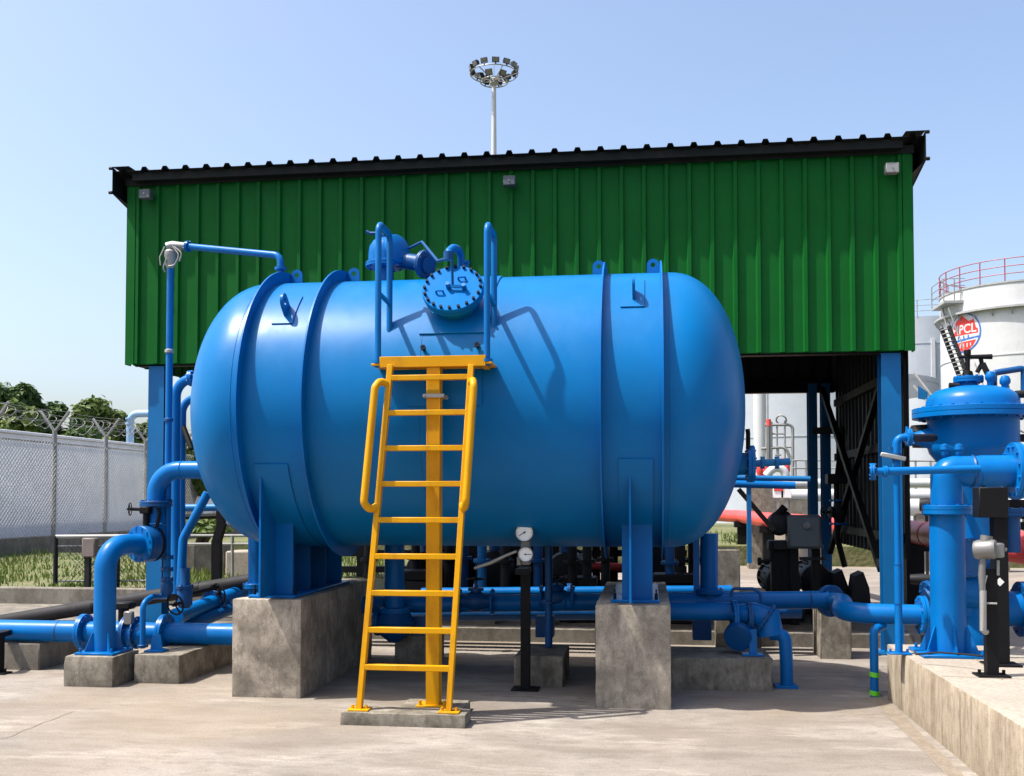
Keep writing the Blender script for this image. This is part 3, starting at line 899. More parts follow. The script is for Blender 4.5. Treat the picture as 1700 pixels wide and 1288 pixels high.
rz = A(300, 780, ry).z
rs = thing('tank_riser', 'thick blue pipe rising from the valve and bending into the left tank end', 'pipe', (rx, ry, zv))
v1 = vc + hdir * .10
xin = XL - .30
pipe_part(rs, [v1, (rx, ry, zv), (rx, ry, A(259, 870, ry).z)], .098, bend=.22, n=28)
zf = A(259, 836, ry).z
MB().lathe([(.098, 0), (.088, .1)], (rx, ry, A(259, 868, ry).z), (0, 0, 1), 28).build('reducer', M['blue'], rs)
pipe_part(rs, [(rx, ry, A(259, 862, ry).z), (rx, ry, rz), (xin + .1, ry, rz)], .087, bend=.24, n=28)
MB().flange((rx, ry, zf), (0, 0, 1), .155, .024, 10, .012).build('flange', M['deepblue'], rs)
MB().lathe([(.089, -.006), (.093, 0), (.089, .006)], (A(303, 780, ry).x, ry, rz), (1, 0, 0), 28).build('weld_collar', M['blue'], rs)

# long pipe along the left edge
ly = 9.55
lz = A(60, 1047, ly).z
lp = thing('supply_pipe', 'thick blue pipe running low from the left edge past the standpipe', 'pipe', (A(60, 1047, ly).x, ly, 0))
pipe_part(lp, [(A(-900, 1047, ly).x, ly, lz), (A(136, 1047, ly).x, ly, lz)], .104, n=28)
MB().lathe([(.103, -.012), (.107, -.006), (.107, .006), (.103, .012)], (A(99, 1047, ly).x, ly, lz), (1, 0, 0), 28).build('weld_collar', M['deepblue'], lp)
MB().flange((A(140, 1047, ly).x, ly, lz), (1, 0, 0), .175, .024, 12, .012).build('flange', M['blue'], lp)
cv = thing('check_valve', 'dark blue flanged valve body half hidden behind the foot of the standpipe', 'valve', (A(205, 1047, ly).x, ly, lz))
MB().tube([(A(146, 1047, ly).x, ly, lz), (A(175, 1047, ly).x, ly, lz), (A(205, 1047, ly).x, ly, lz - .02), (A(262, 1047, ly).x, ly, lz)], [.1, .11, .135, .1], 24).build('valve_body', M['blue'], cv)
MB().flange((A(212, 1047, ly).x, ly, lz), (1, 0, 0), .17, .02, 12, .012).build('flange', M['deepblue'], cv)
MB().flange((A(228, 1047, ly).x, ly, lz), (1, 0, 0), .16, .016, 12, .012, 28, False).build('flange', M['deepblue'], cv)
c = V3((A(205, 1020, ly).x, ly, lz + .1))
MB().cyl(c, c + V3((0, 0, .13)), .05, n=14).box(c.x - .1, c.x + .1, c.y - .07, c.y + .07, c.z + .13, c.z + .2, .015).build('actuator', M['black'], cv)
c = V3((A(222, 1012, ly).x, ly - .1, lz + .17))
MB().box(c.x - .04, c.x + .05, c.y - .03, c.y + .03, c.z - .08, c.z + .05, .01).build('position_box', M['alu'], cv)
lp2 = thing('supply_pipe', 'blue flanged pipe leading from the valve to the left concrete plinth', 'pipe', (A(330, 1047, ly).x, ly, 0))
pipe_part(lp2, [(A(262, 1047, ly).x, ly, lz), (A(400, 1047, ly).x, ly, lz)], .104, n=28)
MB().flange((A(274, 1047, ly).x, ly, lz), (1, 0, 0), .185, .026, 12, .012).build('flange', M['blue'], lp2)
fp = V3((A(258, 1090, 9.1).x, 9.12, .262))
b = MB().box(fp.x - .09, fp.x + .09, fp.y - .07, fp.y + .07, .263, .278, .002).prism([(-.06, 0), (.06, 0), (.04, .14), (-.04, .14)], (fp.x, fp.y, .278), (1, 0, 0), (0, 0, 1), .012)
b.build('foot', M['blue'], lp2)
# black supports at the far left
sp = thing('pipe_support', 'black steel trestle carrying the thick blue pipe at the left edge', 'support', (A(15, 1100, 9.3).x, 9.3, 0))
for px, yy in ((-4, 9.22), (30, 9.75)):
    x = A(px, 1100, yy).x
    MB().box(x - .045, x + .045, yy - .04, yy + .04, .0, .40).box(x - .11, x + .11, yy - .07, yy + .07, .0, .015).cyl((x + .08, yy, .015), (x + .08, yy, .05), .014, n=6).build('leg', M['black'], sp)
MB().bar((A(-4, 1100, 9.22).x, 9.22, .37), (A(30, 1100, 9.75).x, 9.75, .37), .09, .05).build('crossbeam', M['black'], sp)
# small drain line in front of the flange
dl = thing('drain_pipe', 'thin blue drain pipe bent down in front of the flanged left pipe', 'pipe', (A(240, 1040, 9.3).x, 9.3, .262))
pipe_part(dl, [A(276, 990, 9.75), A(254, 990, 9.4), A(237, 1000, 9.25) * 1, A(237, 1076, 9.25)], .027, bend=.12)
MB().flange(A(237, 1072, 9.25), (0, 0, 1), .05, .01, 4, .007).build('flange', M['deepblue'], dl)
# slender vent pipe with breather
vy = 9.55
vx = A(279, 800, vy).x
vt = thing('vent_pipe', 'slender upright blue pipe left of the tank with grey fitting on top', 'pipe', (vx, vy, .3))
ztp = A(287, 446, vy).z
pipe_part(vt, [(vx, vy, A(270, 985, vy).z), (vx, vy, ztp)], .0335, n=16)
for py in (583, 697, 832):
    MB().lathe([(.034, -.02), (.046, -.012), (.046, .012), (.034, .02)], (vx, vy, A(280, py, vy).z), (0, 0, 1), 16).build('coupling', M['steel'] if py == 583 else M['deepblue'], vt)
zc = A(287, 415, vy).z
MB().lathe([(0, 0), (.028, 0), (.035, .03), (.05, .06), (.05, .12), (.06, .14), (.06, .19), (.03, .22), (0, .22)], (vx, vy, ztp - .02), (0, 0, 1), 16).build('breather', M['steel'], vt)
ae = A(312, 409, vy)
MB().tube([(vx - .03, vy, zc + .03), (vx + .02, vy, zc + .045), (ae.x, ae.y, ae.z)], [.05, .045, .034], 14).build('tee', M['steel'], vt)
for pts in ([(-.05, -.03, .03), (-.09, -.05, -.08), (-.08, -.05, -.16)], [(.04, -.05, .03), (.12, -.06, -.07), (.07, -.06, -.17), (0, -.05, -.17)], [(.06, -.05, .02), (.15, -.06, -.05), (.12, -.06, -.13)], [(-.02, -.05, -.1), (-.05, -.06, -.19), (-.03, -.05, -.23)]):
    MB().tube([V3((vx, vy, zc)) + V3(p) for p in pts], .008, 6, .05).build('signal_cable', M['galv'], vt)
MB().flange((ae.x, ae.y, ae.z), (A(465, 425, TD) - ae).normalized(), .055, .012, 6, .008).build('flange', M['blue'], vt)
e1 = A(466, 424, TD - .1); e1 = V3((e1.x, e1.y, e1.z))
pipe_part(vt, [ae, e1, (e1.x, e1.y, TH + R - .02)], .0325, 'blue', 'arm', .09, 16)
MB().lathe([(.034, 0), (.055, .005), (.055, .03), (.034, .035)], (e1.x, e1.y, TH + R + .13), (0, 0, 1), 16).build('collar', M['blue'], vt)
# fittings at the foot of the vent pipe
for py in (925, 945, 962):
    MB().flange((vx, vy, A(280, py, vy).z), (0, 0, 1), .06, .014, 6, .008).build('flange', M['deepblue'], vt)
MB().lathe([(.04, 0), (.06, .05), (.06, .12), (.04, .17)], (vx, vy, A(280, 990, vy).z), (0, 0, 1), 16).build('valve_body', M['deepblue'], vt)
bvx = A(303, 980, 9.7).x
bv = thing('gate_valve', 'small dark blue valve with black handwheel at the foot of the slender vent pipe', 'valve', (bvx, 9.75, .4))
MB().lathe([(.05, 0), (.075, .03), (.075, .2), (.05, .26), (.05, .4)], (bvx, 9.75, A(303, 1010, 9.7).z), (0, 0, 1), 16).build('valve_body', M['deepblue'], bv)
MB().flange((bvx, 9.75, A(303, 975, 9.7).z), (0, 0, 1), .085, .015, 6, .008).build('flange', M['deepblue'], bv)
MB().cyl((bvx, 9.75, A(303, 1000, 9.7).z), (bvx + .02, 9.5, A(303, 1000, 9.7).z), .018, n=8).build('stem', M['black'], bv)
wheel(bv, (bvx + .02, 9.5, A(303, 1000, 9.7).z), (0.3, 1, 0.2), .10)
# two curved pipes from the left end of the tank
cp = thing('overflow_pipe', 'upper dark blue pipe curving down from the left tank end', 'pipe', (A(291, 800, 10.3).x, 10.3, 0))
pipe_part(cp, [A(340, 624, 10.3), A(292, 634, 10.3), A(291, 860, 10.3), A(294, 985, 10.3)], .052, 'blue', bend=.25)
flange_part(cp, A(318, 628, 10.3), (1, 0, .1), .085)
cp = thing('overflow_pipe', 'lower slim blue pipe curving down behind the left tank end', 'pipe', (A(304, 800, 10.6).x, 10.6, 0))
pipe_part(cp, [A(335, 655, 10.6), A(303, 668, 10.6), A(301, 840, 10.6), A(304, 970, 10.6)], .042, 'blue', bend=.2)
MB().tube([A(303, 705, 10.6), A(318, 745, 10.5)], .03, 10).build('strut', M['black'], cp)
cp = thing('sloping_pipe', 'blue pipe slanting down leftwards from under the left tank end', 'pipe', (A(320, 860, 10.0).x, 10.0, 0))
pipe_part(cp, [A(345, 818, 10.0), A(304, 895, 9.95), A(300, 975, 9.9)], .045, 'blue', bend=.15)
cp = thing('cross_pipe', 'short blue level pipe behind the left tank end', 'pipe', A(340, 843, 10.9))
pipe_part(cp, [A(300, 843, 10.9), A(390, 842, 10.9)], .042, 'colblue')
# pipe going back along the left plinth with black levered valve
bp = thing('branch_pipe', 'blue branch pipe running back beside the left plinth with black levered valve', 'pipe', A(340, 1008, 10.3))
pa, pb = A(292, 1023, 9.85), A(420, 975, 11.6)
pipe_part(bp, [pa, pb], .082, 'blue', n=20)
dv = (pb - pa).normalized()
q = pa + (pb - pa) * .45
MB().flange(q, dv, .135, .03, 8, .011).build('flange', M['deepblue'], bp)
MB().bar(q + V3((-.22, -.1, .10)), q + V3((.06, 0, .17)), .05, .035).cyl(q + V3((0, 0, .1)), q + V3((0, 0, .19)), .035, n=10).build('lever', M['black'], bp)
wheel(bp, q + V3((.08, -.05, .1)), (.5, .8, .2), .11)
bp = thing('branch_pipe', 'darker low blue branch pipe just under the black levered valve', 'pipe', A(340, 1030, 10.1))
pipe_part(bp, [A(290, 1040, 10.1), A(330, 1032, 10.2), A(390, 1008, 10.9)], .065, 'deepblue', bend=.3)
dp = thing('tank_drain', 'blue upright pipe with flange just behind the left saddle', 'pipe', A(425, 960, 10.9))
pipe_part(dp, [A(425, 1000, 10.9), A(425, 880, 10.9)], .085, 'blue', n=20)
MB().flange(A(424, 972, 10.9), (0, 0, 1), .135, .025, 8, .012).build('flange', M['blue'], dp)
# black wrapped pipe sloping up to the right
bkp = thing('wrapped_pipe', 'long black wrapped pipe sloping up behind the left blue pipes', 'pipe', A(200, 1000, 11.2))
pipe_part(bkp, [A(-700, 1146, 11.2), A(-60, 1042, 11.2), A(430, 962, 11.2)], .082, 'blackpipe', n=20)
for px, py in ((160, 1006), (330, 978)):
    q = A(px, py, 11.2)
    MB().lathe([(.083, -.03), (.086, -.03), (.086, .03), (.083, .03)], q, A(430, 962, 11.2) - A(-60, 1042, 11.2), 20).build('wrap_seam', M['black'], bkp)

# ------------------------------------------------------------------ left background: verge, fences, wall
structure('left_pavement', MB().box(-14, SLX, 9.45, 13.0, -.04, .26, .012), M['kerb'])
structure('verge', MB().box(-13.9, -3.0, 13.18, 22, -.04, .44, .02), M['soil'])
structure('verge_kerb', MB().box(-14, A(400, 990, 13).x, 12.98, 13.18, -.04, .476, .012), M['kerb'])
gb = MB(); rg = random.Random(3)
for i in range(12000):
    y = 13.25 + 8.2 * rg.random() ** 1.5; x = -13.6 + (rg.random() ** .8) * 9.5
    if x > -4.4 and rg.random() < .7: continue
    dens = math.sin(x * 1.7 + y * .9) + math.sin(x * 3.1 - y * 1.3)
    if dens < -0.2 and rg.random() < .85: continue
    h = rg.uniform(.04, .13) * (1.6 if dens > .8 else 1); a = rg.uniform(0, 6.28); wd = rg.uniform(.006, .014)
    dx, dy = math.cos(a), math.sin(a); ln = rg.uniform(.1, .6) * h; b2 = rg.uniform(0, 6.28)
    lx, ly_ = math.cos(b2) * ln, math.sin(b2) * ln
    gb.add([(x - dx * wd, y - dy * wd, .43), (x + dx * wd, y + dy * wd, .43), (x + lx * .4 + dx * wd * .7, y + ly_ * .4 + dy * wd * .7, .43 + h * .6), (x + lx * .4 - dx * wd * .7, y + ly_ * .4 - dy * wd * .7, .43 + h * .6), (x + lx, y + ly_, .43 + h)], [(0, 1, 2, 3), (3, 2, 4)])
o = gb.build('grass', M['grass'], None, smooth=False); tag(o, kind='stuff')

# boundary wall and chain-link fence
FXL = -13.8
bw = MB().box(-15.1, -14.9, 12, 50, -.05, 3.22, .015).box(-15.16, -14.84, 12, 50, 3.221, 3.29, .01).build('boundary_wall', M['palewall'])
tag(bw, 'long pale concrete boundary wall behind the chain link fence', 'wall')
lw = MB().box(FXL - .12, FXL + .12, 15, 38, -.05, .82, .02).build('fence_plinth', M['kerb'])
tag(lw, 'dark low concrete wall along the foot of the chain link fence', 'wall')
fn = thing('chain_link_fence', 'grey chain link fence with Y topped posts along the pale boundary wall', 'fence', (FXL, 22, .8))
fz0, fz1 = .82, 3.0
ys = [17.8, 20.1, 22.4, 24.7, 26.8, 29.1, 31.4, 33.7, 36.0]
for y in ys:
    MB().tube([(FXL, y, .7), (FXL, y, 3.27)], .052, 12).build('post', M['galv'], fn)
    for sg in (-1, 1):
        MB().bar((FXL, y, 3.25), (FXL + sg * .36, y - sg * .0 + .0, 3.73), .06, .05, bev=.004).build('barb_arm', M['galv'], fn)
MB().tube([(FXL, ys[0], 2.98), (FXL, ys[-1], 2.98)], .024, 8).build('top_rail', M['galv'], fn)
mb = MB(); sp_ = .115
L_ = ys[-1] - ys[0]; H_ = fz1 - fz0
n_ = int((L_ + H_) / sp_)
for sg in (-1, 1):
    for k in range(n_):
        s0_ = k * sp_ - (H_ if sg > 0 else 0)
        # line y = ys0 + s0_ + sg * (z - z0)
        za, zb_ = fz0, fz1
        ya, yb = ys[0] + s0_, ys[0] + s0_ + sg * H_
        def clip(ya, za, yb, zb_):
            lo_, hi_ = ys[0], ys[-1]
            pts = [(ya, za), (yb, zb_)]
            out = []
            for (a, z_), (a2, z2) in ((pts[0], pts[1]), (pts[1], pts[0])):
                if a < lo_:
                    if a2 <= lo_: return None
                    t = (lo_ - a) / (a2 - a); a, z_ = lo_, z_ + (z2 - z_) * t
                elif a > hi_:
                    if a2 >= hi_: return None
                    t = (hi_ - a) / (a2 - a); a, z_ = hi_, z_ + (z2 - z_) * t
                out.append((a, z_))
            return out
        cl = clip(ya, za, yb, zb_)
        if cl:
            (a, z_), (a2, z2) = cl
            dxx = .004 * sg
            mb.bar((FXL + .055 + dxx, a, z_), (FXL + .055 + dxx, a2, z2), .0055, .0055)
mb.build('mesh', M['wire'], fn, smooth=False)
bc = thing('barbed_wire', 'rusty coiled barbed wire running along the top of the chain link fence', 'wire', (FXL, 22, 3.5))
pts = []
nt_ = 46
for i in range(nt_ * 12):
    a = 2 * PI * i / 12
    y = ys[0] + L_ * i / (nt_ * 12)
    rr = .17 + .05 * math.sin(i * .37) + .03 * math.sin(i * .113)
    pts.append((FXL + rr * math.cos(a), y + .1 * math.sin(a * 2), 3.48 + rr * math.sin(a) * .95 + .04 * math.sin(y * 1.3)))
mb = MB().tube(pts, .0065, 5); mb.build('coil', M['galv'], bc)
for sg in (-1, 1):
    for t_ in (.5, .95):
        MB().tube([(FXL + sg * .36 * t_, y + .6 * k, 3.25 + .48 * t_ - (.03 if k else 0)) for y in ys[:-1] for k in (0, 1, 2)] + [(FXL + sg * .36 * t_, ys[-1], 3.25 + .48 * t_)], .006, 5).build('strand', M['galv'], bc)
# small pipe railing with mesh on the verge
rl = thing('pipe_railing', 'short grey pipe railing with wire mesh on the grassy verge', 'fence', A(120, 940, 13.4))
ra, rb_ = A(93, 891, 13.4), A(250, 890, 13.6)
for q in (A(93, 891, 13.4), A(196, 891, 13.5)):
    MB().tube([(q.x, q.y, .42), (q.x, q.y, q.z + .01)], .032, 12).build('post', M['machine'] , rl)
MB().tube([ra, rb_], .03, 12).build('top_rail', M['galv'], rl)
MB().tube([ra - V3((0, 0, .13)), rb_ - V3((0, 0, .13))], .012, 8).tube([ra - V3((0, 0, .62)), rb_ - V3((0, 0, .62))], .012, 8).build('mid_rail', M['galv'], rl)
mb = MB()
for k in range(26):
    for sg in (-1, 1):
        x = ra.x + k * .07
        xa, xb = x, x + sg * .6
        t0 = 0; 
        if xb > rb_.x or xb < ra.x: continue
        mb.bar((xa, ra.y + .01, ra.z - .68), (xb, ra.y + .01, ra.z - .12), .005, .005)
mb.build('mesh', M['machine'], rl, smooth=False)
q = A(147, 905, 13.2)
bx = thing('junction_post', 'rusty pinkish grey box on a steel post in front of the grass', 'box', (q.x, q.y, .42))
MB().box(q.x - .07, q.x + .12, q.y - .06, q.y + .06, q.z - .16, q.z + .1, .015).build('housing', paint('rusty_box', (.16, .13, .12), .7, .3, .5, (.2, .1, .07)), bx)
MB().box(q.x - .04, q.x + .03, q.y - .035, q.y + .035, .1, q.z - .155).build('post', M['machine'], bx)
# low walls and posts right of the riser
o = MB().box(A(290, 930, 16).x, A(372, 930, 16).x, 16, 16.25, -.05, A(330, 905, 16).z, .01).build('low_wall', M['kerb']); tag(o, 'low weathered concrete wall behind the left end of the tank', 'wall')
o = MB().box(A(374, 930, 15.6).x, A(418, 930, 15.6).x, 15.6, 16.2, -.05, A(390, 915, 15.6).z, .02).build('white_block', M['slabtop']); tag(o, 'white washed block behind the blue drain pipe under the left tank end', 'block')
rl = thing('guard_rail', 'two bar grey guard rail crossing behind the left tank end', 'fence', A(360, 895, 15.2))
for py in (889, 903):
    MB().tube([A(300, py, 15.2), A(430, py, 15.2)], .022, 8).build('rail', M['galv'], rl)
MB().tube([A(386, 889, 15.2), A(386, 985, 15.2)], .025, 8).build('post', M['galv'], rl)
MB().tube([A(300, 858, 14.2), A(380, 856, 14.2)], .04, 8).build('black_bar', M['black'], rl)
o = thing('bracket_post', 'black cranked steel post behind the left tank end', 'post', A(360, 960, 12.6))
MB().bar(A(360, 985, 12.6), A(360, 897, 12.6), .11, .1).bar(A(360, 899, 12.6), A(369, 868, 12.6), .1, .1).bar(A(367, 872, 12.6), A(367, 815, 12.6), .09, .1).build('post', M['black'], o)
# pale pipe beyond the wall
pp = thing('goose_neck_pipe', 'pale blue pipe bending over behind the boundary wall', 'pipe', A(216, 720, 34))
pipe_part(pp, [A(216, 790, 34), A(216, 687, 34), A(260, 686, 34)], .13, 'palepipe', bend=.3)
for py in (695, 703):
    MB().lathe([(.13, -.03), (.16, -.03), (.16, .03), (.13, .03)], A(216, py, 34), (0, 0, 1), 18).build('joint', M['palepipe'], pp)

# ------------------------------------------------------------------ trees
def tree(px, base_y, top_y, wpx, Y, mat, label, seed, dens=1.0, sz=1.0):
    rnd = random.Random(seed)
    c = A(px, 800, Y); z1 = A(px, top_y, Y).z; wd = wpx / FPX * Y / 2; hc = max(2.2, z1 * .62)
    t = thing('leafy_tree', label, 'tree', (c.x, Y, 0), 'trees beyond the boundary wall')
    mb = MB().tube([(c.x, Y, -.1), (c.x + .1, Y, z1 * .25), (c.x - .1, Y, z1 * .5), (c.x, Y, z1 * .8)], [.22, .18, .13, .04], 8)
    lobes = []
    for k in range(17):
        a = rnd.uniform(0, 2 * PI); e = rnd.uniform(-.5, 1.0); rr = rnd.uniform(.35, .95)
        p = V3((c.x + math.cos(a) * wd * rr * math.cos(e * 1.3), Y + math.sin(a) * wd * rr * math.cos(e * 1.3), z1 - hc * .5 + math.sin(e * 1.3) * hc * .42))
        lobes.append((p, rnd.uniform(.28, .48) * wd))
        mb.tube([(c.x, Y, z1 * .45), (c.x + (p.x - c.x) * .4, Y + (p.y - Y) * .4, z1 * .45 + (p.z - z1 * .45) * .6), p], [.08, .05, .02], 6)
    mb.build('trunk', M['bark'], t)
    lf = MB()
    for p, r in lobes:
        for k in range(int(330 * dens)):
            d = V3((rnd.gauss(0, 1), rnd.gauss(0, 1), rnd.gauss(0, 1))).normalized()
            q = p + d * r * (rnd.random() ** .5 * rnd.choice((1, 1, 1, 1.22))) * V3((1, 1, .85)).length / 1.7
            q = V3((q.x, q.y, max(q.z, 1.0)))
            nrm = (d + V3((rnd.uniform(-.7, .7), rnd.uniform(-.7, .7), rnd.uniform(-.3, .9)))).normalized()
            u_, w2, _ = _frame(nrm)
            s = rnd.uniform(.08, .19) * sz; a = rnd.uniform(0, PI)
            e1_ = u_ * math.cos(a) + w2 * math.sin(a); e2_ = w2 * math.cos(a) - u_ * math.sin(a)
            lf.add([q - e1_ * s, q - e2_ * s * .5 + nrm * s * .15, q + e1_ * s, q + e2_ * s * .5 + nrm * s * .1], [(0, 1, 2, 3)])
    lf.build('crown', M[mat], t, smooth=False)
T_ = [(-20, 800, 622, 130, 34, 'leafdark', 'tallest dark leafy tree at the left edge beyond the wall'),
      (32, 800, 628, 78, 35, 'leafdark', 'dark tree leaning right beside the tallest left edge tree'),
      (35, 800, 668, 90, 32, 'leaflight', 'pale green bush in front of the tall dark left edge trees'),
      (92, 800, 668, 80, 36, 'leafdark', 'dark round tree between the tall left tree and the pale middle tree'),
      (162, 800, 664, 100, 36, 'leaflight', 'bright rounded tree in the middle beyond the wall'),
      (128, 800, 690, 70, 33, 'leafdark', 'low dark tree just above the barbed wire'),
      (202, 800, 676, 40, 37, 'leafdark', 'small dark tree beside the pale goose neck pipe'),
      (250, 800, 690, 80, 40, 'leaflight', 'pale tree partly hidden behind the left blue column'),
      (318, 800, 735, 60, 30, 'leaflight', 'low bushy tree seen between the column and the tank end'),
      (340, 800, 850, 90, 21, 'leaflight', 'low rank shrub under the left tank end beyond the guard rail')]
for i, (px, by, ty, wp, Y, mt, lab) in enumerate(T_):
    tree(px, by, ty, wp, Y, mt, lab, 20 + i, 1.0 if Y > 25 else .6, 1.0 if Y > 25 else .55)

# ------------------------------------------------------------------ flood light mast
my = 40.0
mx = A(820, 200, my).x
mt_z = A(819, 137, my).z
mast = thing('light_mast', 'tall pale mast with rings of floodlights rising behind the green shed', 'mast', (mx, my, 0))
MB().tube([(mx, my, 0), (mx, my, 8), (mx, my, mt_z)], [.26, .17, .085], 20).build('pole', M['white'], mast)
MB().lathe([(.09, -.15), (.17, -.05), (.17, .12), (.06, .2), (.012, .25), (.008, 1.05), (0, 1.05)], (mx, my, mt_z), (0, 0, 1), 16).build('head', M['steel'], mast)
for RR, zz in ((.95, .34), (.55, .02)):
    MB().ring((mx, my, mt_z + zz), (0, 0, 1), RR, .022, 40, 6).build('ring_frame', M['steel'], mast)
    for k in range(6):
        a = 2 * PI * k / 6
        MB().bar((mx, my, mt_z + .05), (mx + RR * math.cos(a), my + RR * math.sin(a), mt_z + zz), .03, .03).build('spoke', M['steel'], mast)
lampb = None
def lamp(a, RR, zz, tl, w_=.145, h_=.105):
    d = V3((math.cos(a), math.sin(a), 0)); c = V3((mx, my, mt_z + zz + .02)) + d * (RR + .02)
    fw = (d * math.cos(tl) + V3((0, 0, -math.sin(tl)))).normalized()
    rt_ = V3((-d.y, d.x, 0)); up_ = rt_.cross(fw) * -1
    if up_.z < 0: up_ = -up_
    cc_ = c + V3((0, 0, .16))
    mb = MB(); vs = []
    for s, k in ((0, 1), (-.17, .6)):
        for a_, b_ in ((-1, -1), (1, -1), (1, 1), (-1, 1)):
            vs.append(cc_ + fw * s + rt_ * (a_ * w_ * k) + up_ * (b_ * h_ * k))
    mb.add(vs, [(0, 1, 2, 3), (7, 6, 5, 4), (0, 4, 5, 1), (1, 5, 6, 2), (2, 6, 7, 3), (3, 7, 4, 0)])
    mb.bar(c, cc_ - up_ * .08, .05, .03)
    o = mb.build('floodlight', M['machine'], mast)
    g = MB()
    g.add([cc_ + fw * .004 + rt_ * (a_ * w_ * .84) + up_ * (b_ * h_ * .82) for a_, b_ in ((-1, -1), (1, -1), (1, 1), (-1, 1))] + [cc_ + fw * .012 + rt_ * (a_ * w_ * .8) + up_ * (b_ * h_ * .78) for a_, b_ in ((-1, -1), (1, -1), (1, 1), (-1, 1))], [(4, 5, 6, 7), (0, 1, 5, 4), (1, 2, 6, 5), (2, 3, 7, 6), (3, 0, 4, 7)])
    g.build('lens', M['glass'], o)
for k in range(13):
    lamp(2 * PI * (k + .2) / 13, .95, .34, R_(18))
for k in range(6):
    lamp(2 * PI * (k + .3) / 6, .55, .02, R_(25), .15, .125)

# ------------------------------------------------------------------ far storage tanks
def vtank(px, hw, top_y, Y, mat, label, bands, nm='cylindrical_tank'):
    c = A(px, 800, Y); r = hw / FPX * Y; z1 = A(px, top_y, Y).z
    t = thing(nm, label, 'tank', (c.x, Y, 0))
    pr = [(r, -.02)]
    for b_ in bands:
        pr += [(r, z1 * b_ - .03), (r + .03, z1 * b_ - .03), (r + .03, z1 * b_ + .03), (r, z1 * b_ + .03)]
    pr += [(r, z1), (0, z1 + r * .08)]
    MB().lathe(pr, (c.x, Y, 0), (0, 0, 1), 96).build('shell', M[mat], t)
    return t, c, r, z1
def top_rail(t, c, Y, r, z, n_, mats=('redrail', 'redrail'), a0=0, a1=2 * PI, h=1.1, rr=.03):
    for k in range(n_):
        a = a0 + (a1 - a0) * k / (n_ - 1)
        p = V3((c.x + r * math.cos(a), Y + r * math.sin(a), z))
        MB().tube([p, p + V3((0, 0, h))], rr, 6).build('railing_post', M[mats[0]], t)
    for hh in (h, h * .66, h * .33):
        m_ = 48
        pts = [(c.x + r * math.cos(a0 + (a1 - a0) * k / m_), Y + r * math.sin(a0 + (a1 - a0) * k / m_), z + hh) for k in range(m_ + 1)]
        MB().tube(pts, rr * .8, 6).build('railing_bar', M[mats[1]], t)
Y1 = 55.0
t1, c1, r1, zt1 = vtank(1703, 121, 488, Y1, 'white', 'white storage tank at the right edge with round red and blue emblem', (.30, .50, .71))
top_rail(t1, c1, Y1, r1 + .02, zt1, 22)
# wind girder
zg = A(1640, 507, Y1 - r1).z
MB().lathe([(r1, -.05), (r1 + .28, -.05), (r1 + .28, .05), (r1, .05)], (c1.x, Y1, zg), (0, 0, 1), 96).build('wind_girder', M['tankgrey'], t1)
for k in range(28):
    a = 2 * PI * k / 28
    MB().bar((c1.x + r1 * math.cos(a), Y1 + r1 * math.sin(a), zg - .35), (c1.x + (r1 + .24) * math.cos(a), Y1 + (r1 + .24) * math.sin(a), zg - .06), .05, .05).build('girder_strut', M['tankgrey'], t1)
MB().lathe([(r1, -.04), (r1 + .04, -.04), (r1 + .04, .04), (r1, .04)], (c1.x, Y1, zt1 - .03), (0, 0, 1), 96).build('top_angle', M['tankgrey'], t1)
# landing platform and stair on the left flank
plz = A(1570, 510, Y1).z
p0 = A(1557, 510, Y1 - .8); p1 = A(1592, 510, Y1 - .8)
MB().box(p0.x, p1.x, Y1 - 1.9, Y1 + .4, plz - .12, plz).build('landing', M['tankgrey'], t1)
for xx, yy in ((p0.x, Y1 - 1.85), (p0.x, Y1 + .3), ((p0.x + p1.x) / 2, Y1 - 1.85)):
    MB().tube([(xx, yy, plz), (xx, yy, plz + 1.1)], .03, 6).build('railing_post', M['galv'], t1)
for hh in (.4, .75, 1.1):
    MB().tube([(p1.x, Y1 - 1.85, plz + hh), (p0.x, Y1 - 1.85, plz + hh), (p0.x, Y1 + .3, plz + hh)], .022, 6).build('railing_bar', M['galv'], t1)
MB().bar((p0.x + .3, Y1 - .5, plz - .12), (c1.x - r1 * .98, Y1 - .5, plz - 1.0), .08, .08).build('bracket', M['tankgrey'], t1)
sa, sb = A(1563, 545, Y1 - 2.2), A(1598, 640, Y1 - 3.2)
for off in (0, .75):
    o_ = V3((off * .2, -off * .9, 0))
    MB().bar(sa + o_ + V3((0, 0, .0)), sb + o_, .06, .22).build('stair_stringer', M['machine'], t1)
    MB().bar(sa + o_ + V3((0, 0, .9)), sb + o_ + V3((0, 0, .9)), .04, .04).build('stair_rail', M['galv'], t1)
for k in range(14):
    q = sa + (sb - sa) * (k + .5) / 14
    MB().bar(q, q + V3((.15, -.67, 0)), .2, .03).build('stair_tread', M['tankgrey'], t1)
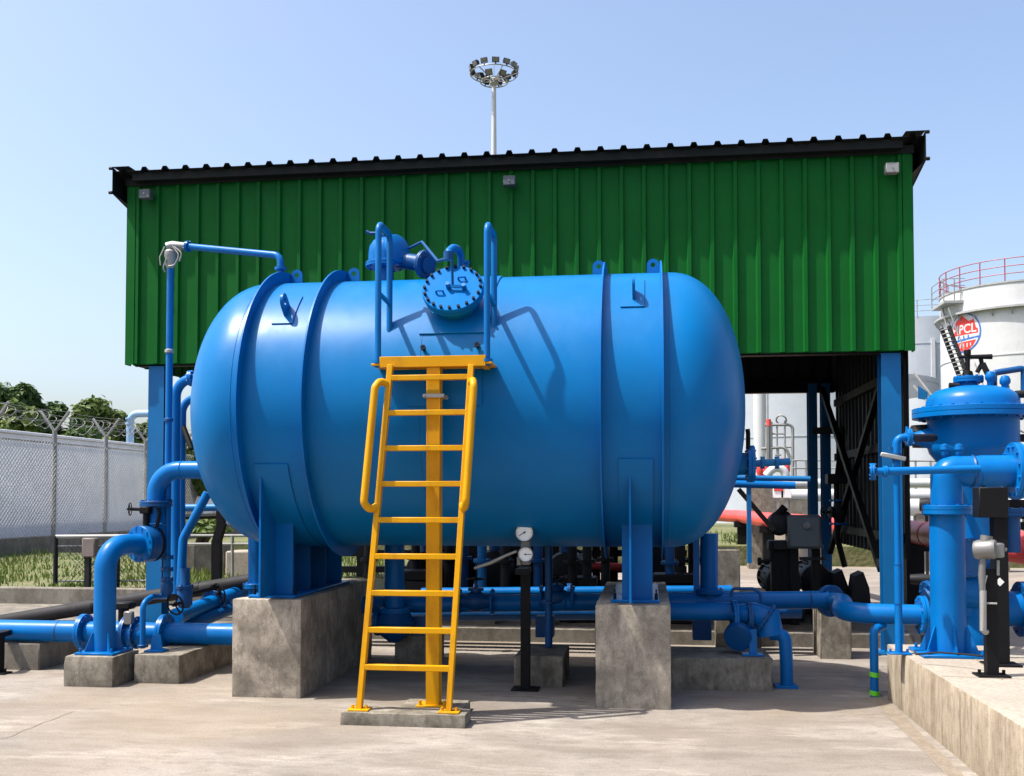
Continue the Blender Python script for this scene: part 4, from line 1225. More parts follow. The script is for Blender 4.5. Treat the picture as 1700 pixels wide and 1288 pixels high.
# emblem, curved with the shell
def on_tank(u_, v_, uc, vc_, push):
    a = uc + u_ / r1
    rr = r1 + push
    return V3((c1.x + rr * math.sin(a) , Y1 - rr * math.cos(a), vc_ + v_))
ea = math.asin(max(-1, min(1, (A(1603, 550, Y1 - r1 * .55).x - c1.x) / r1)))
ez = A(1603, 551, Y1 - r1 * .55).z
ER = 32 / FPX * (Y1 - r1 * .55)
def em(poly, push, name, mat):
    bm_ = bmesh.new()
    vs = [bm_.verts.new((p[0], p[1], 0)) for p in poly]
    bm_.faces.new(vs)
    bmesh.ops.triangulate(bm_, faces=bm_.faces)
    bmesh.ops.subdivide_edges(bm_, edges=bm_.edges, cuts=3, use_grid_fill=True)
    bm_.verts.index_update()
    vs = [on_tank(v.co.x, v.co.y, ea, ez, push) for v in bm_.verts]
    fs = [[v.index for v in f.verts] for f in bm_.faces]
    bm_.free()
    return MB().add(vs, fs).build(name, M[mat], t1, smooth=False)
em([(ER * 1.0 * x, ER * y) for x, y in circ(1.0, 40)], .012, 'emblem_border', 'logoblue')
em([(x, y) for x, y in circ(ER * .92, 40)], .018, 'emblem_disc', 'white')
em([(-.82, -.12), (.82, -.12), (.86, .22), (.62, .30), (.42, .62), (-.15, .84), (-.58, .55), (-.84, .2)] and [(ER * a, ER * b_) for a, b_ in [(-.80, -.10), (-.80, .30), (-.45, .66), (-.1, .88), (.35, .55), (.62, .62), (.72, .20), (.84, .10), (.84, -.10)]], .024, 'emblem_top', 'logored')
em([(ER * a, ER * b_) for a, b_ in [(-.74, -.50), (.74, -.42), (.55, -.70), (.28, -.88), (-.1, -.91), (-.45, -.78)]], .024, 'emblem_base', 'logored')
em([(ER * a, ER * b_) for a, b_ in [(-.86, -.36), (.88, -.24), (.86, -.33), (-.84, -.46)]], .026, 'emblem_line', 'logoblue')
for a in (-.35, 0.02, .3):
    em([(ER * x, ER * y) for x, y in [(a - .05, -.36), (a + .03, -.36), (a + .03, -.14), (a - .05, -.14)]], .026, 'emblem_stroke', 'logoblue')
def words_on(txt, size, cx_, cy_, push, mat, name):
    cu = bpy.data.curves.new(name, 'FONT'); cu.body = txt; cu.size = size; cu.align_x = 'CENTER'; cu.align_y = 'CENTER'
    cu.offset = size * .02
    to = bpy.data.objects.new(name, cu); COL.objects.link(to)
    dg = bpy.context.evaluated_depsgraph_get()
    me = bpy.data.meshes.new_from_object(to.evaluated_get(dg))
    vs = [on_tank(v.co.x + cx_, v.co.y + cy_, ea, ez, push) for v in me.vertices]
    fs = [tuple(p.vertices) for p in me.polygons]
    bpy.data.objects.remove(to); bpy.data.meshes.remove(me)
    MB().add(vs, fs).build(name, M[mat], t1, smooth=False)
words_on('HPCL', ER * .62, 0, ER * .16, .032, 'white', 'emblem_lettering')
for a in (-.45, -.22, 0.0, .22, .42):
    em([(ER * x, ER * y) for x, y in [(a - .035, -.54), (a + .035, -.54), (a + .03, -.80 + abs(a) * .25), (a - .03, -.80 + abs(a) * .25)]], .032, 'emblem_stroke', 'white')

Y2 = 75.0
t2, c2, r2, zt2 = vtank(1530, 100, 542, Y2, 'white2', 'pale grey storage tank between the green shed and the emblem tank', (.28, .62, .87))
top_rail(t2, c2, Y2, r2 + .02, zt2, 18, ('galv', 'galv'))
q = A(1549, 600, Y2 - r2)
MB().box(q.x - .12, q.x + .12, Y2 - r2 - .12, Y2 - r2 + .1, 0, A(1549, 562, Y2 - r2).z).build('down_pipe', M['white'], t2)
Y3 = 62.0
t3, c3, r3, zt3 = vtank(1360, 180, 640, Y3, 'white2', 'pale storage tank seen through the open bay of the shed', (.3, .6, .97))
p3 = thing('white_column', 'thick white upright pipe in front of the pale tank inside the shed opening', 'pipe', A(1262, 780, 50))
q = A(1262, 760, 50)
pipe_part(p3, [(q.x, 50, 0), (q.x, 50, A(1262, 640, 50).z)], .30, 'white', n=24)
MB().box(A(1273, 700, 49.6).x, A(1276, 700, 49.6).x, 49.5, 49.6, 0, A(1262, 645, 49.6).z).build('ladder_strip', M['tankgrey'], p3)
# small pale tank and stair right behind the shed
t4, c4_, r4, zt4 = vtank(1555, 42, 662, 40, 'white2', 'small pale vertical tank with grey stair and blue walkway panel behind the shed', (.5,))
o = MB().bar(A(1517, 618, 39), A(1556, 668, 37.8), .05, .05).bar(A(1517, 640, 39), A(1540, 668, 38.3), .05, .05); o.build('stair_rail', M['galv'], t4)
MB().add([A(1524, 640, 38.4), A(1524, 662, 38.4), A(1540, 664, 38.4), A(1540, 651, 38.4), A(1524, 640, 38.45), A(1524, 662, 38.45), A(1540, 664, 38.45), A(1540, 651, 38.45)], [(0, 1, 2, 3), (7, 6, 5, 4), (0, 4, 5, 1), (1, 5, 6, 2), (2, 6, 7, 3), (3, 7, 4, 0)]).build('panel', M['colblue'], t4)

# ------------------------------------------------------------------ pipes under and behind the tank
def valve(name, label, c, ax, r, L, mat='deepblue', hw=None, cat='valve'):
    c = V3(c); d = V3(ax).normalized()
    t = thing(name, label, cat, c)
    MB().lathe([(r * .75, -L / 2), (r * .8, -L * .3), (r * 1.15, -L * .12), (r * 1.2, 0), (r * 1.15, L * .12), (r * .8, L * .3), (r * .75, L / 2)], c, d, 24).build('valve_body', M[mat], t)
    for sg in (-1, 1):
        MB().flange(c + d * (sg * L / 2), d, r * 1.45, .02, 8, .011, 28, False).build('flange', M['blue'], t)
    if hw:
        up_ = V3(hw)
        MB().lathe([(r * .7, 0), (r * .6, r * 1.2), (r * .9, r * 1.2), (r * .9, r * 1.5), (r * .2, r * 1.6), (r * .2, r * 2.4)], c, up_, 16).build('bonnet', M[mat], t)
        wheel(t, c + up_.normalized() * (r * 2.5), up_, r * 1.0)
    return t

hz_ = .645
hd_ = thing('header_pipe', 'long level blue header pipe behind the two tall plinths', 'pipe', A(1000, 1000, 10.35))
pipe_part(hd_, [A(600, 1004, 10.35), A(1376, 995.5, 10.35)], .087, 'blue', n=22)
for px in (640, 760, 940, 1345):
    MB().lathe([(.086, -.01), (.091, 0), (.086, .01)], A(px, 1004 - (px - 600) * .011, 10.35), (1, 0, 0), 22).build('weld_collar', M['deepblue'], hd_)
for px in (700, 905, 1165):
    q = A(px, 1025, 10.35)
    MB().box(q.x - .09, q.x + .09, q.y - .09, q.y + .09, .30, q.z + .02, .004).build('pipe_shoe', M['deepblue'], hd_)
fe = thing('outlet_pipe', 'blue pipe with swan bend leading right to the flange beside the big standpipe', 'pipe', A(1440, 1018, 9.6))
q0, q1, q2, q3 = A(1383, 998, 10.35), A(1395, 998, 10.4), A(1405, 1022, 9.25), A(1528, 1021, 9.2)
q2.z = q3.z; q1 = V3((q0.x + .05, 10.3, q0.z))
pipe_part(fe, [q0, V3((A(1388, 1000, 10.3).x, 9.95, q3.z + .02)), V3((A(1400, 1021, 9.2).x, 9.3, q3.z)), q3], .088, bend=.25, n=24)
flange_part(fe, q0 + V3((-.02, .03, 0)), (.45, -.9, 0), .155, .026, 10, 'deepblue')
flange_part(fe, A(1531, 1021, 9.2), (1, 0, 0), .165, .026, 10)
# branch in front of the header, right of the right plinth
bz = 9.65
br = thing('strainer', 'blue flanged strainer with big bolted elbow on the low block right of the right plinth', 'strainer', A(1250, 1040, bz))
pipe_part(br, [A(1060, 1014, bz), A(1214, 1015, bz)], .085, n=22)
flange_part(br, A(1219, 1024, bz - .05), (1, .1, 0), .150, .02, 10, 'blue')
flange_part(br, A(1243, 1026, bz - .05), (1, .1, 0), .145, .02, 10, 'deepblue')
ec = A(1262, 1018, bz - .05)
MB().tube([A(1216, 1020, bz - .02), A(1250, 1018, bz - .05), A(1274, 1026, bz - .1), A(1279, 1056, bz - .12)], [.085, .10, .13, .12], 22, 0).build('body', M['blue'], br)
MB().flange(A(1270, 1030, bz - .1), (.75, -.15, -.5), .17, .02, 12, .012, 28, False).build('flange', M['deepblue'], br)
MB().lathe([(0, -.05), (.12, -.05), (.13, -.03), (.13, .03), (.12, .05), (0, .06)], A(1226, 1056, bz - .16), (-.3, -.9, -.3), 26).build('basket_cover', M['deepblue'], br)
pipe_part(br, [A(1278, 1052, bz - .12), A(1303, 1053, bz - .15), A(1306, 1104, bz - .15)], .058, 'blue', 'drain', .11)
q = A(1306, 1104, bz - .15)
MB().box(q.x - .11, q.x + .09, q.y - .09, q.y + .09, -.01, .022, .003).cyl((q.x, q.y, .0), (q.x, q.y, q.z + .01), .057, n=18).build('drain_foot', M['blue'], br)
q = A(1250, 1074, 9.45)
MB().prism([(-.035, 0), (.035, 0), (.03, .22), (-.03, .22)], (q.x, q.y, .30), (1, 0, 0), (0, 0, 1), .06).box(q.x - .10, q.x + .09, q.y - .08, q.y + .08, .287, .303, .003).build('stand', M['blue'], br)
MB().tube([A(1214, 992, bz), A(1216, 977, bz), A(1250, 977, bz), A(1262, 985, bz), A(1264, 1000, bz)], .014, 8, .03).build('bypass_tube', M['deepblue'], br)
o = roughbox(A(1080, 1100, 9.25).x, A(1284, 1100, 9.25).x, 9.25, 9.95, -.03, .285, .010, .006, 11, .07).build('concrete_block', M['block'])
tag(o, 'long low concrete block right of the right tank plinth, under the strainer', 'block')
# upright tank connections, right
up = thing('tank_outlet', 'blue upright pipe with flange behind the right end of the tank', 'pipe', A(1178, 950, 10.35))
pipe_part(up, [A(1177, 885, 10.35), A(1177, 1000, 10.35)], .088, 'blue', n=20)
flange_part(up, A(1177, 981, 10.35), (0, 0, 1), .14, .022, 10)
up = thing('tank_outlet', 'slim blue post just left of the flanged right tank pipe', 'pipe', A(1156, 950, 10.35))
MB().box(A(1151, 900, 10.35).x, A(1161, 900, 10.35).x, 10.3, 10.4, .4, TH - 1.1).build('post', M['blue'], up)
# centre: spool and valve
cs = thing('tank_outlet', 'blue upright spool pipe with flanged valve behind the yellow ladder', 'pipe', A(655, 980, 10.1))
pipe_part(cs, [A(655, 880, 10.1), A(655, 1012, 10.1)], .10, 'blue', n=22)
flange_part(cs, A(655, 1012, 10.1), (0, 0, 1), .165, .022, 10)
MB().lathe([(0, -.30), (.06, -.3), (.16, -.22), (.2, -.1), (.15, 0)], A(655, 1015, 10.1), (0, 0, 1), 24).build('valve_body', M['deepblue'], cs)
flange_part(cs, A(628, 1030, 10.1), (1, 0, 0), .15, .02, 10, 'deepblue')
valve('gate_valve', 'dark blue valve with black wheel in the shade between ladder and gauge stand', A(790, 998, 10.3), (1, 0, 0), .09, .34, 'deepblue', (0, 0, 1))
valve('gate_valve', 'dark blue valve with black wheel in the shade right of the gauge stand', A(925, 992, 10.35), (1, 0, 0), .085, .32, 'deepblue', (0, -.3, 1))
sp2 = thing('shade_pipe', 'slim blue level pipe just above the header in the shade', 'pipe', A(850, 983, 11.0))
pipe_part(sp2, [A(700, 984, 11.2), A(1215, 980, 11.2)], .055, 'blue')
for px in (945, 790):
    flange_part(sp2, A(px, 982, 11.2), (1, 0, 0), .09, .015, 6, 'deepblue')
for px, lab in ((905, 'slim blue upright pipe standing on the block behind the gauge stand'),):
    t = thing('drain_post', lab, 'pipe', A(px, 1075, 9.7))
    pipe_part(t, [A(911, 880, 9.7), A(911, 1074, 9.7)], .036, 'deepblue')
    MB().flange(A(911, 1000, 9.7), (0, 0, 1), .07, .012, 6, .008).build('flange', M['deepblue'], t)
o = MB().box(A(853, 1100, 9.22).x, A(935, 1100, 9.22).x, 9.22, 9.95, -.03, .275, .012).build('concrete_block', M['block'])
tag(o, 'square concrete block behind the black gauge stand', 'block')
o = MB().box(A(655, 1080, 10.25).x, A(720, 1080, 10.25).x, 10.25, 10.8, -.03, .30, .012).build('concrete_block', M['block'])
tag(o, 'concrete block in the shade behind the yellow ladder post', 'block')
for px, lab in ((805, 'small sunlit concrete stub on the shed floor left of the gauge stand'), (900, 'small sunlit concrete stub on the shed floor right behind the gauge stand')):
    x = A(px, 1030, 12.4).x
    tag(MB().box(x - .13, x + .13, 12.4, 12.65, .12, .16 + .13, .01).build('concrete_stub', M['kerb']), lab, 'block')
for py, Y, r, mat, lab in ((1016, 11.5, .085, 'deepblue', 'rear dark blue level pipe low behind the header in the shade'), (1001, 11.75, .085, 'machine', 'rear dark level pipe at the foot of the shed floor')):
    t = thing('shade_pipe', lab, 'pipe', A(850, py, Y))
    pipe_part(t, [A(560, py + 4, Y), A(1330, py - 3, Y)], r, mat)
    for px in (700, 1000, 1250):
        q = A(px, py, Y)
        MB().box(q.x - .08, q.x + .08, q.y - .07, q.y + .07, 0, q.z - r * .9).build('stool', M['machine'], t)
# gauge stand
gy = 9.08; gf = 8.74
gx = A(872.5, 1100, gy).x
gs = thing('gauge_stand', 'black steel post carrying two round white pressure gauges under the tank', 'gauge', (gx, gy, 0))
MB().box(gx - .040, gx + .040, gy - .04, gy + .04, .012, A(872, 940, gy).z).box(gx - .05, gx + .05, gf, gy + .04, A(872, 940, gy).z - .05, A(872, 940, gy).z).box(gx - .12, gx + .12, gy - .10, gy + .10, .0, .014).build('post', M['black'], gs)
g2 = A(872.5, 915, gf).x
MB().box(g2 - .04, g2 + .045, gf - .03, gf + .03, A(872, 938, gf).z, A(872, 893, gf).z, .012).cyl(A(862, 938, gf - .03), A(862, 925, gf - .03), .022, n=10).build('manifold', M['alu'], gs)
def gauge(c, r, ang):
    c = V3(c); d = V3((.1, -1, .02)).normalized()
    o = MB().lathe([(0, .05), (r * .95, .05), (r, .035), (r, -.02), (r * .93, -.03), (r * .90, -.022), (r * .90, -.012), (0, -.012)], c, -d, 40).build('gauge_case', M['alu'], gs)
    MB().lathe([(0, .0135), (r * .89, .0135), (r * .89, .010), (0, .010)], c, d, 36).build('dial', M['dial'], o)
    u = V3((1, .1, 0)).normalized(); v = V3((0, 0, 1))
    for k in range(25):
        a = R_(-45 + 270 * k / 24)
        e = u * math.cos(a) + v * math.sin(a)
        f = d * .0145
        MB_t.bar(c + e * r * (.68 if k % 4 == 0 else .76) + f, c + e * r * .84 + f, r * (.035 if k % 4 == 0 else .02), .001, d)
    MB_t.build('dial_marks', M['ink'], o)
    e = u * math.cos(ang) + v * math.sin(ang)
    MB().bar(c - e * r * .2 + d * .018, c + e * r * .68 + d * .018, r * .07, .002, d).cyl(c + d * .012, c + d * .024, r * .10, n=12).build('needle', M['ink'], o)
MB_t = MB(); gauge(A(870.5, 884, gf - .06), .080, R_(210))
MB_t = MB(); gauge(A(872.5, 920, gf - .06), .067, R_(0))
MB().tube([A(858, 915, gf), A(840, 922, gf + .05), A(815, 934, gf + .12), A(788, 943, gf + .2)], [.012, .012, .017, .012], 10).build('impulse_tube', M['steel'], gs)

# right end nozzle of the tank
ne = thing('drain_valve', 'blue flanged nozzle valve with black lever on the right end of the tank', 'valve', A(1245, 770, TD))
nz = A(1245, 770, TD).z
MB().tube([(XR + .35, TD, nz), (A(1239, 770, TD).x, TD, nz)], .10, 20).build('nozzle', M['tankblue'], ne)
flange_part(ne, (A(1246, 770, TD).x, TD, nz), (1, 0, 0), .165, .03, 10)
pipe_part(ne, [(A(1249, 770, TD).x, TD, nz), (A(1312, 767, TD).x, TD, nz + .02)], .032, 'colblue')
for px in (1266, 1290):
    MB().flange((A(px, 769, TD).x, TD, nz + .01), (1, 0, 0), .055, .012, 6, .008).build('flange', M['colblue'], ne)
MB().tube([A(1242, 745, TD - .1), A(1242, 720, TD - .1), A(1241, 712, TD - .1)], .02, 8).build('lever', M['black'], ne)
nb = thing('level_pipe', 'upper of two thin blue level pipes beyond the right end of the tank', 'pipe', A(1280, 795, 11.3))
pipe_part(nb, [A(1215, 793, 11.3), A(1345, 795, 11.3)], .03, 'colblue')
nb = thing('level_pipe', 'lower of two thin blue level pipes beyond the right end of the tank', 'pipe', A(1280, 805, 11.2))
pipe_part(nb, [A(1210, 803, 11.2), A(1320, 806, 11.2)], .04, 'blue')
MB().box(A(1240, 820, 11.2).x, A(1247, 820, 11.2).x, 11.18, 11.26, 1.0, A(1240, 803, 11.2).z).build('post', M['colblue'], nb)
o = thing('diagonal_brace', 'black diagonal brace beyond the right end of the tank', 'brace', A(1255, 840, 11.6))
MB().bar(A(1226, 812, 11.6), A(1285, 880, 11.6), .05, .05).build('bar', M['black'], o)

# ------------------------------------------------------------------ machinery in the shed
def pump(c, label, L=1.0, s=1.0, col='machine'):
    x, y = c
    t = thing('pump_set', label, 'pump', (x, y, .16), 'pumps inside the shed')
    z = .16 + .55 * s
    MB().box(x - .28 * s, x + .28 * s, y - .75 * s, y + .75 * s, .155, .34, .015).build('base_frame', M[col], t)
    prf = [(0, -.42), (.2, -.42), (.22, -.40), (.22, .30), (.26, .31), (.26, .36), (.2, .38), (.12, .44), (0, .44)]
    MB().lathe([(r * s, q * s) for r, q in prf], (x, y + .3 * s, z), (0, 1, 0), 28).build('motor', M[col], t)
    for k in range(14):
        a = 2 * PI * k / 14
        u = V3((math.cos(a), 0, math.sin(a)))
        MB_f.bar(V3((x, y - .05 * s, z)) + u * .235 * s, V3((x, y + .58 * s, z)) + u * .235 * s, .012, .04, u)
    MB_f.build('cooling_fins', M[col], t)
    MB().lathe([(r * s, q * s) for r, q in [(0, -.18), (.12, -.18), (.25, -.12), (.28, 0), (.25, .12), (.1, .16), (.06, .3), (0, .3)]], (x, y - .5 * s, z), (0, 1, 0), 26).build('pump_casing', M['machine'], t)
    MB().tube([(x, y - .5 * s, z + .1), (x, y - .5 * s, z + .55 * s)], .08 * s, 16).build('discharge', M['deepblue'], t)
    MB().flange((x, y - .5 * s, z + .56 * s), (0, 0, 1), .14 * s, .018, 8, .01).build('flange', M['deepblue'], t)
    return t
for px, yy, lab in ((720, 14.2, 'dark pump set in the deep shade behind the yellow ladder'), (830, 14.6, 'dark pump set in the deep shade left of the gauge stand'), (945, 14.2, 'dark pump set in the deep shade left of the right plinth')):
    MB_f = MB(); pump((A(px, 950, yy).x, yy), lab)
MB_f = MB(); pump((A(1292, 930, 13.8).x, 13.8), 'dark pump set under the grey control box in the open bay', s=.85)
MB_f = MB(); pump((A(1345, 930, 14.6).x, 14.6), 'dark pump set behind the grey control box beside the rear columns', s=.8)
def risers(px, y, lab, z1=2.2, mat='black'):
    q = A(px, 950, y)
    t = thing('riser_pipe', lab, 'pipe', (q.x, y, .16), 'dark risers in the shed')
    pipe_part(t, [(q.x, y, .16), (q.x, y, z1)], .06, mat)
    MB().flange((q.x, y, .9), (0, 0, 1), .11, .018, 8, .01).build('flange', M[mat], t)
    return t
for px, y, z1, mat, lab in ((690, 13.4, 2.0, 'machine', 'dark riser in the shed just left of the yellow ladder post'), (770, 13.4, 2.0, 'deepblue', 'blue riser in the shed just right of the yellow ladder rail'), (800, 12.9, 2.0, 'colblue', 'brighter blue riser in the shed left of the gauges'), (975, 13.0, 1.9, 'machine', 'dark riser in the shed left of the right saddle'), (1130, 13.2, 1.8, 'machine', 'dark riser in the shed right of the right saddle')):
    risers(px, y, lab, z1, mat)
bm_ = thing('red_rail', 'red pipe glimpsed in the shade left of the right saddle', 'pipe', A(1010, 935, 15))
pipe_part(bm_, [A(930, 936, 15.5), A(1100, 945, 15.5)], .06, 'red')
# long dark frame behind the pumps, hides nothing but reads as the pipe rack
rk = thing('pipe_rack', 'dark steel rack of level bars behind the pumps in the shed', 'rack', A(850, 920, 16))
for py in (918, 945, 968):
    MB().bar(A(560, py, 15.9), A(1140, py, 15.9), .1, .10).build('rack_bar', M['machine'], rk)
for px in (600, 730, 860, 990, 1120):
    q = A(px, 945, 15.9)
    MB().box(q.x - .06, q.x + .06, q.y - .06, q.y + .06, .15, q.z + .45).build('rack_post', M['machine'], rk)
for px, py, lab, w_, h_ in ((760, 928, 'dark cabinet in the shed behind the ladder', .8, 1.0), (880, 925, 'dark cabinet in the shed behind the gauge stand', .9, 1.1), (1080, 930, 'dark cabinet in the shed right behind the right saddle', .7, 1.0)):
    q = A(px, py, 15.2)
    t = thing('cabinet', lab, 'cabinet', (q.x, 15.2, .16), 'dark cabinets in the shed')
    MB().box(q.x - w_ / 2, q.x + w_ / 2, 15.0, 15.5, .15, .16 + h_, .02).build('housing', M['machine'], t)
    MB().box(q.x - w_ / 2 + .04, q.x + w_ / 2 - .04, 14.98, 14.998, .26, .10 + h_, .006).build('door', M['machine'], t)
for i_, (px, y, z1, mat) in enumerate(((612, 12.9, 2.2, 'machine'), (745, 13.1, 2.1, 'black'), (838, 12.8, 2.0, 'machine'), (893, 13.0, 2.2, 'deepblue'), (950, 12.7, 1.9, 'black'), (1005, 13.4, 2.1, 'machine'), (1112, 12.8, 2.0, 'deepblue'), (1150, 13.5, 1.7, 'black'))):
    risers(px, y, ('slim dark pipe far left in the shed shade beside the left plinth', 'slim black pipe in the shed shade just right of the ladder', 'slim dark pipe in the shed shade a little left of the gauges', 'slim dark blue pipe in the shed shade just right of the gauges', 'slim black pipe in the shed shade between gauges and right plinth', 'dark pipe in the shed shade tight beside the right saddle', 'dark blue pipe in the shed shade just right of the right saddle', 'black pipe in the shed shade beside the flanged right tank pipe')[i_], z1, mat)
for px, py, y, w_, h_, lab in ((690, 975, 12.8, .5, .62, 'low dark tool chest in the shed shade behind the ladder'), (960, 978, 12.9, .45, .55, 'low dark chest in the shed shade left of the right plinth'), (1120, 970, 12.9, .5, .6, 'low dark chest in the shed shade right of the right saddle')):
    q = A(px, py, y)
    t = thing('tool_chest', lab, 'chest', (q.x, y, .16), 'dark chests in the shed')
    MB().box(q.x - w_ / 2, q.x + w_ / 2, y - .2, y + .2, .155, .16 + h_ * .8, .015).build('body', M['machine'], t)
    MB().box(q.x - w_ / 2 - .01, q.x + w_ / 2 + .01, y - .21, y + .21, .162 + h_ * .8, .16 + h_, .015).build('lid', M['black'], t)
# grey control box
cbx = thing('control_box', 'grey control box with round knob on black posts in the open bay', 'control box', A(1335, 950, 12.75))
q0, q1 = A(1308, 911, 12.7), A(1364, 855, 12.7)
MB().box(q0.x, q1.x, 12.7, 12.95, q0.z, q1.z, .025).build('housing', M['greybox'], cbx)
MB().box(q0.x + .03, q1.x - .03, 12.69, 12.699, q0.z + .03, q1.z - .03, .003).build('door', M['greybox'], cbx)
q = A(1339, 872, 12.69)
MB().cyl(q, q + V3((0, -.03, 0)), .04, n=20).cyl(q + V3((0, -.03, 0)), q + V3((0, -.05, 0)), .02, n=12).build('knob', M['alu'], cbx)
for px in (1318, 1354):
    x = A(px, 940, 12.85).x
    MB().box(x - .05, x + .05, 12.8, 12.9, .16, q0.z - .001).build('post', M['black'], cbx)
MB().box(A(1330, 940, 12.7).x, A(1372, 940, 12.7).x, 12.78, 12.84, A(0, 915, 12.7).z - .04, A(0, 915, 12.7).z - .003).build('shelf', M['machine'], cbx)
# engine-like actuator left of the box
ac = thing('pump_actuator', 'dark cranked actuator head left of the grey control box', 'actuator', A(1293, 870, 12.9))
q = A(1295, 868, 12.9)
MB().lathe([(0, -.12), (.1, -.12), (.15, -.06), (.15, .08), (.1, .12), (0, .14)], q, (.2, -1, .2), 20).build('head', M['machine'], ac)
MB().tube([A(1284, 880, 12.85), A(1288, 858, 12.85), A(1303, 842, 12.8)], .05, 10, .1).build('crank', M['black'], ac)
MB().box(A(1275, 900, 12.9).x, A(1312, 900, 12.9).x, 12.8, 13.05, A(0, 905, 12.9).z, A(0, 890, 12.9).z, .02).build('bracket', M['machine'], ac)
for px in (1288, 1304):
    x = A(px, 940, 12.92).x
    MB().box(x - .06, x + .06, 12.86, 12.98, .16, A(0, 905, 12.9).z - .001).build('post', M['black'], ac)
MB().tube([A(1281, 900, 12.8), A(1281, 930, 12.8), A(1262, 932, 12.8)], .022, 8, .05).cyl(A(1258, 932, 12.8), A(1264, 932, 12.8), .05, n=10).build('hose', M['black'], ac)
valve('gate_valve', 'dark valve with wheel hanging on the right rear column of the open bay', A(1393, 850, 14.6), (0, 0, 1), .09, .32, 'machine', (-1, -.3, 0))
o = thing('valve_cluster', 'dark box with conduit fixed in front of the ribbed side sheet', 'box', A(1392, 795, 14.5))
q = A(1391, 796, 14.5)
MB().box(q.x - .14, q.x + .12, 14.45, 14.7, q.z - .06, q.z + .08, .015).build('housing', M['machine'], o)
MB().tube([q + V3((0, .1, -.06)), q + V3((0, .1, -.8)), q + V3((.1, .1, -1.2))], .04, 8, .1).build('conduit', M['black'], o)
for px, py, y, lab in ((1425, 965, 13.6, 'dark machine foot beside the right shed column'), (1390, 930, 14.0, 'dark pedestal in the shade beside the rear columns')):
    q = A(px, py, y)
    t = thing('pedestal', lab, 'pedestal', (q.x, y, .16))
    MB().prism([(-.13, 0), (.13, 0), (.10, .4), (.03, .6), (-.07, .55), (-.11, .3)], (q.x, y, .16), (1, 0, 0), (0, 0, 1), .35).build('casting', M['machine'], t)
# litter of pipe ends and dark blocks around x 1200..1450
for px, py, y, w_, h_, lab in ((1235, 940, 12.6, .55, .42, 'dark concrete plinth right of the tank end pipe'), (1208, 925, 11.9, .28, .95, 'dark concrete pier just under the right tank end'), (1388, 1060, 11.2, .32, .45, 'dark concrete block under the swan bend pipe')):
    q = A(px, py, y)
    tag(MB().box(q.x - w_ / 2, q.x + w_ / 2, y, y + .5, -.02, h_ + .16, .012).build('concrete_block', M['block']), lab, 'block')

# ------------------------------------------------------------------ raised platform on the right
PZ = .466
pl = roughbox(G(1457, 1147).x - .0, 12, 1.5, 9.05, -.05, PZ, .012, .005, 9, .16).build('raised_platform', M['slabtop'])
pl.data.materials.append(M['wallraw'])
for p in pl.data.polygons:
    if abs(p.normal.z) < .6: p.material_index = 1
tag(pl, kind='structure')
PXE = G(1457, 1147).x
b = MB()
for x0, y0, x1, y1 in ((PXE + .01, 7.45, PXE + 1.0, 7.35), (PXE + .38, 7.36, PXE + .55, 8.9), (PXE + 1.0, 7.35, 3.6, 7.28)):
    p, q = V3((x0, y0, PZ + .004)), V3((x1, y1, PZ + .004)); n = (q - p).cross(V3((0, 0, 1))).normalized() * .004
    b.add([p - n, p + n, q + n, q - n], [(0, 1, 2, 3)])
structure('platform_joint', b, M['crack'])
b = MB()
for y, w_ in ((8.55, .006), (7.0, .004), (5.2, .004)):
    b.add([(PXE - .003, y, .02), (PXE - .003, y + w_ * 2, .02), (PXE - .003, y + w_ * 2, PZ - .02), (PXE - .003, y, PZ - .02)], [(0, 1, 2, 3)])
structure('platform_crack', b, M['crack'])

# thick standpipe
sy_ = 8.5
sxx = A(1574, 1000, sy_).x
rsp = .132
T2 = thing('standpipe', 'thick blue standpipe with gusseted foot on the raised right platform', 'pipe', (sxx, sy_, PZ))
mb = MB().box(sxx - .25, sxx + .25, sy_ - .24, sy_ + .24, PZ + .001, PZ + .024, .003)
bolts4(mb, (sxx, sy_), .2, .19, PZ + .02)
mb.build('base_plate', M['blue'], T2)
gussets(T2, (sxx, sy_, PZ + .023), rsp, .20, .09, 6, a0=R_(30))
zfl = A(1574, 846, sy_).z; zt_ = A(1574, 782, sy_).z
MB().tube([(sxx, sy_, PZ + .02), (sxx, sy_, zfl)], rsp, 32).build('pipe', M['blue'], T2)
flange_part(T2, (sxx, sy_, zfl), (0, 0, 1), .185, .034, 12, 'blue', br=.012)
MB().tube([(sxx, sy_, zfl), (sxx, sy_, zt_), (sxx + .32, sy_, zt_)], .120, 28, .055).build('elbow', M['blue'], T2)
MB().tube([(sxx + .25, sy_, zt_), (A(1682, 782, sy_).x, sy_, zt_)], .125, 28).build('arm', M['blue'], T2)
MB().lathe([(.124, -.012), (.13, 0), (.124, .012)], (A(1614, 782, sy_).x, sy_, zt_), (1, 0, .0), 28).build('weld_collar', M['deepblue'], T2)
MB().flange((A(1686, 782, sy_).x, sy_, zt_), (1, 0, 0), .225, .03, 12, .015, 36).build('flange', M['blue'], T2)
MB().tube([(A(1688, 782, sy_).x, sy_, zt_), (A(2500, 782, sy_).x, sy_, zt_)], .135, 28).build('outlet', M['blue'], T2)
for px in (1568, 1592):
    q = A(px, 752, sy_)
    MB().lathe([(.012, -.05), (.025, -.03), (.025, .0), (.035, .01), (.03, .05), (0, .06)], (q.x, sy_, zt_ + .16), (0, 0, 1), 12).build('bleed_plug', M['blue'], T2)

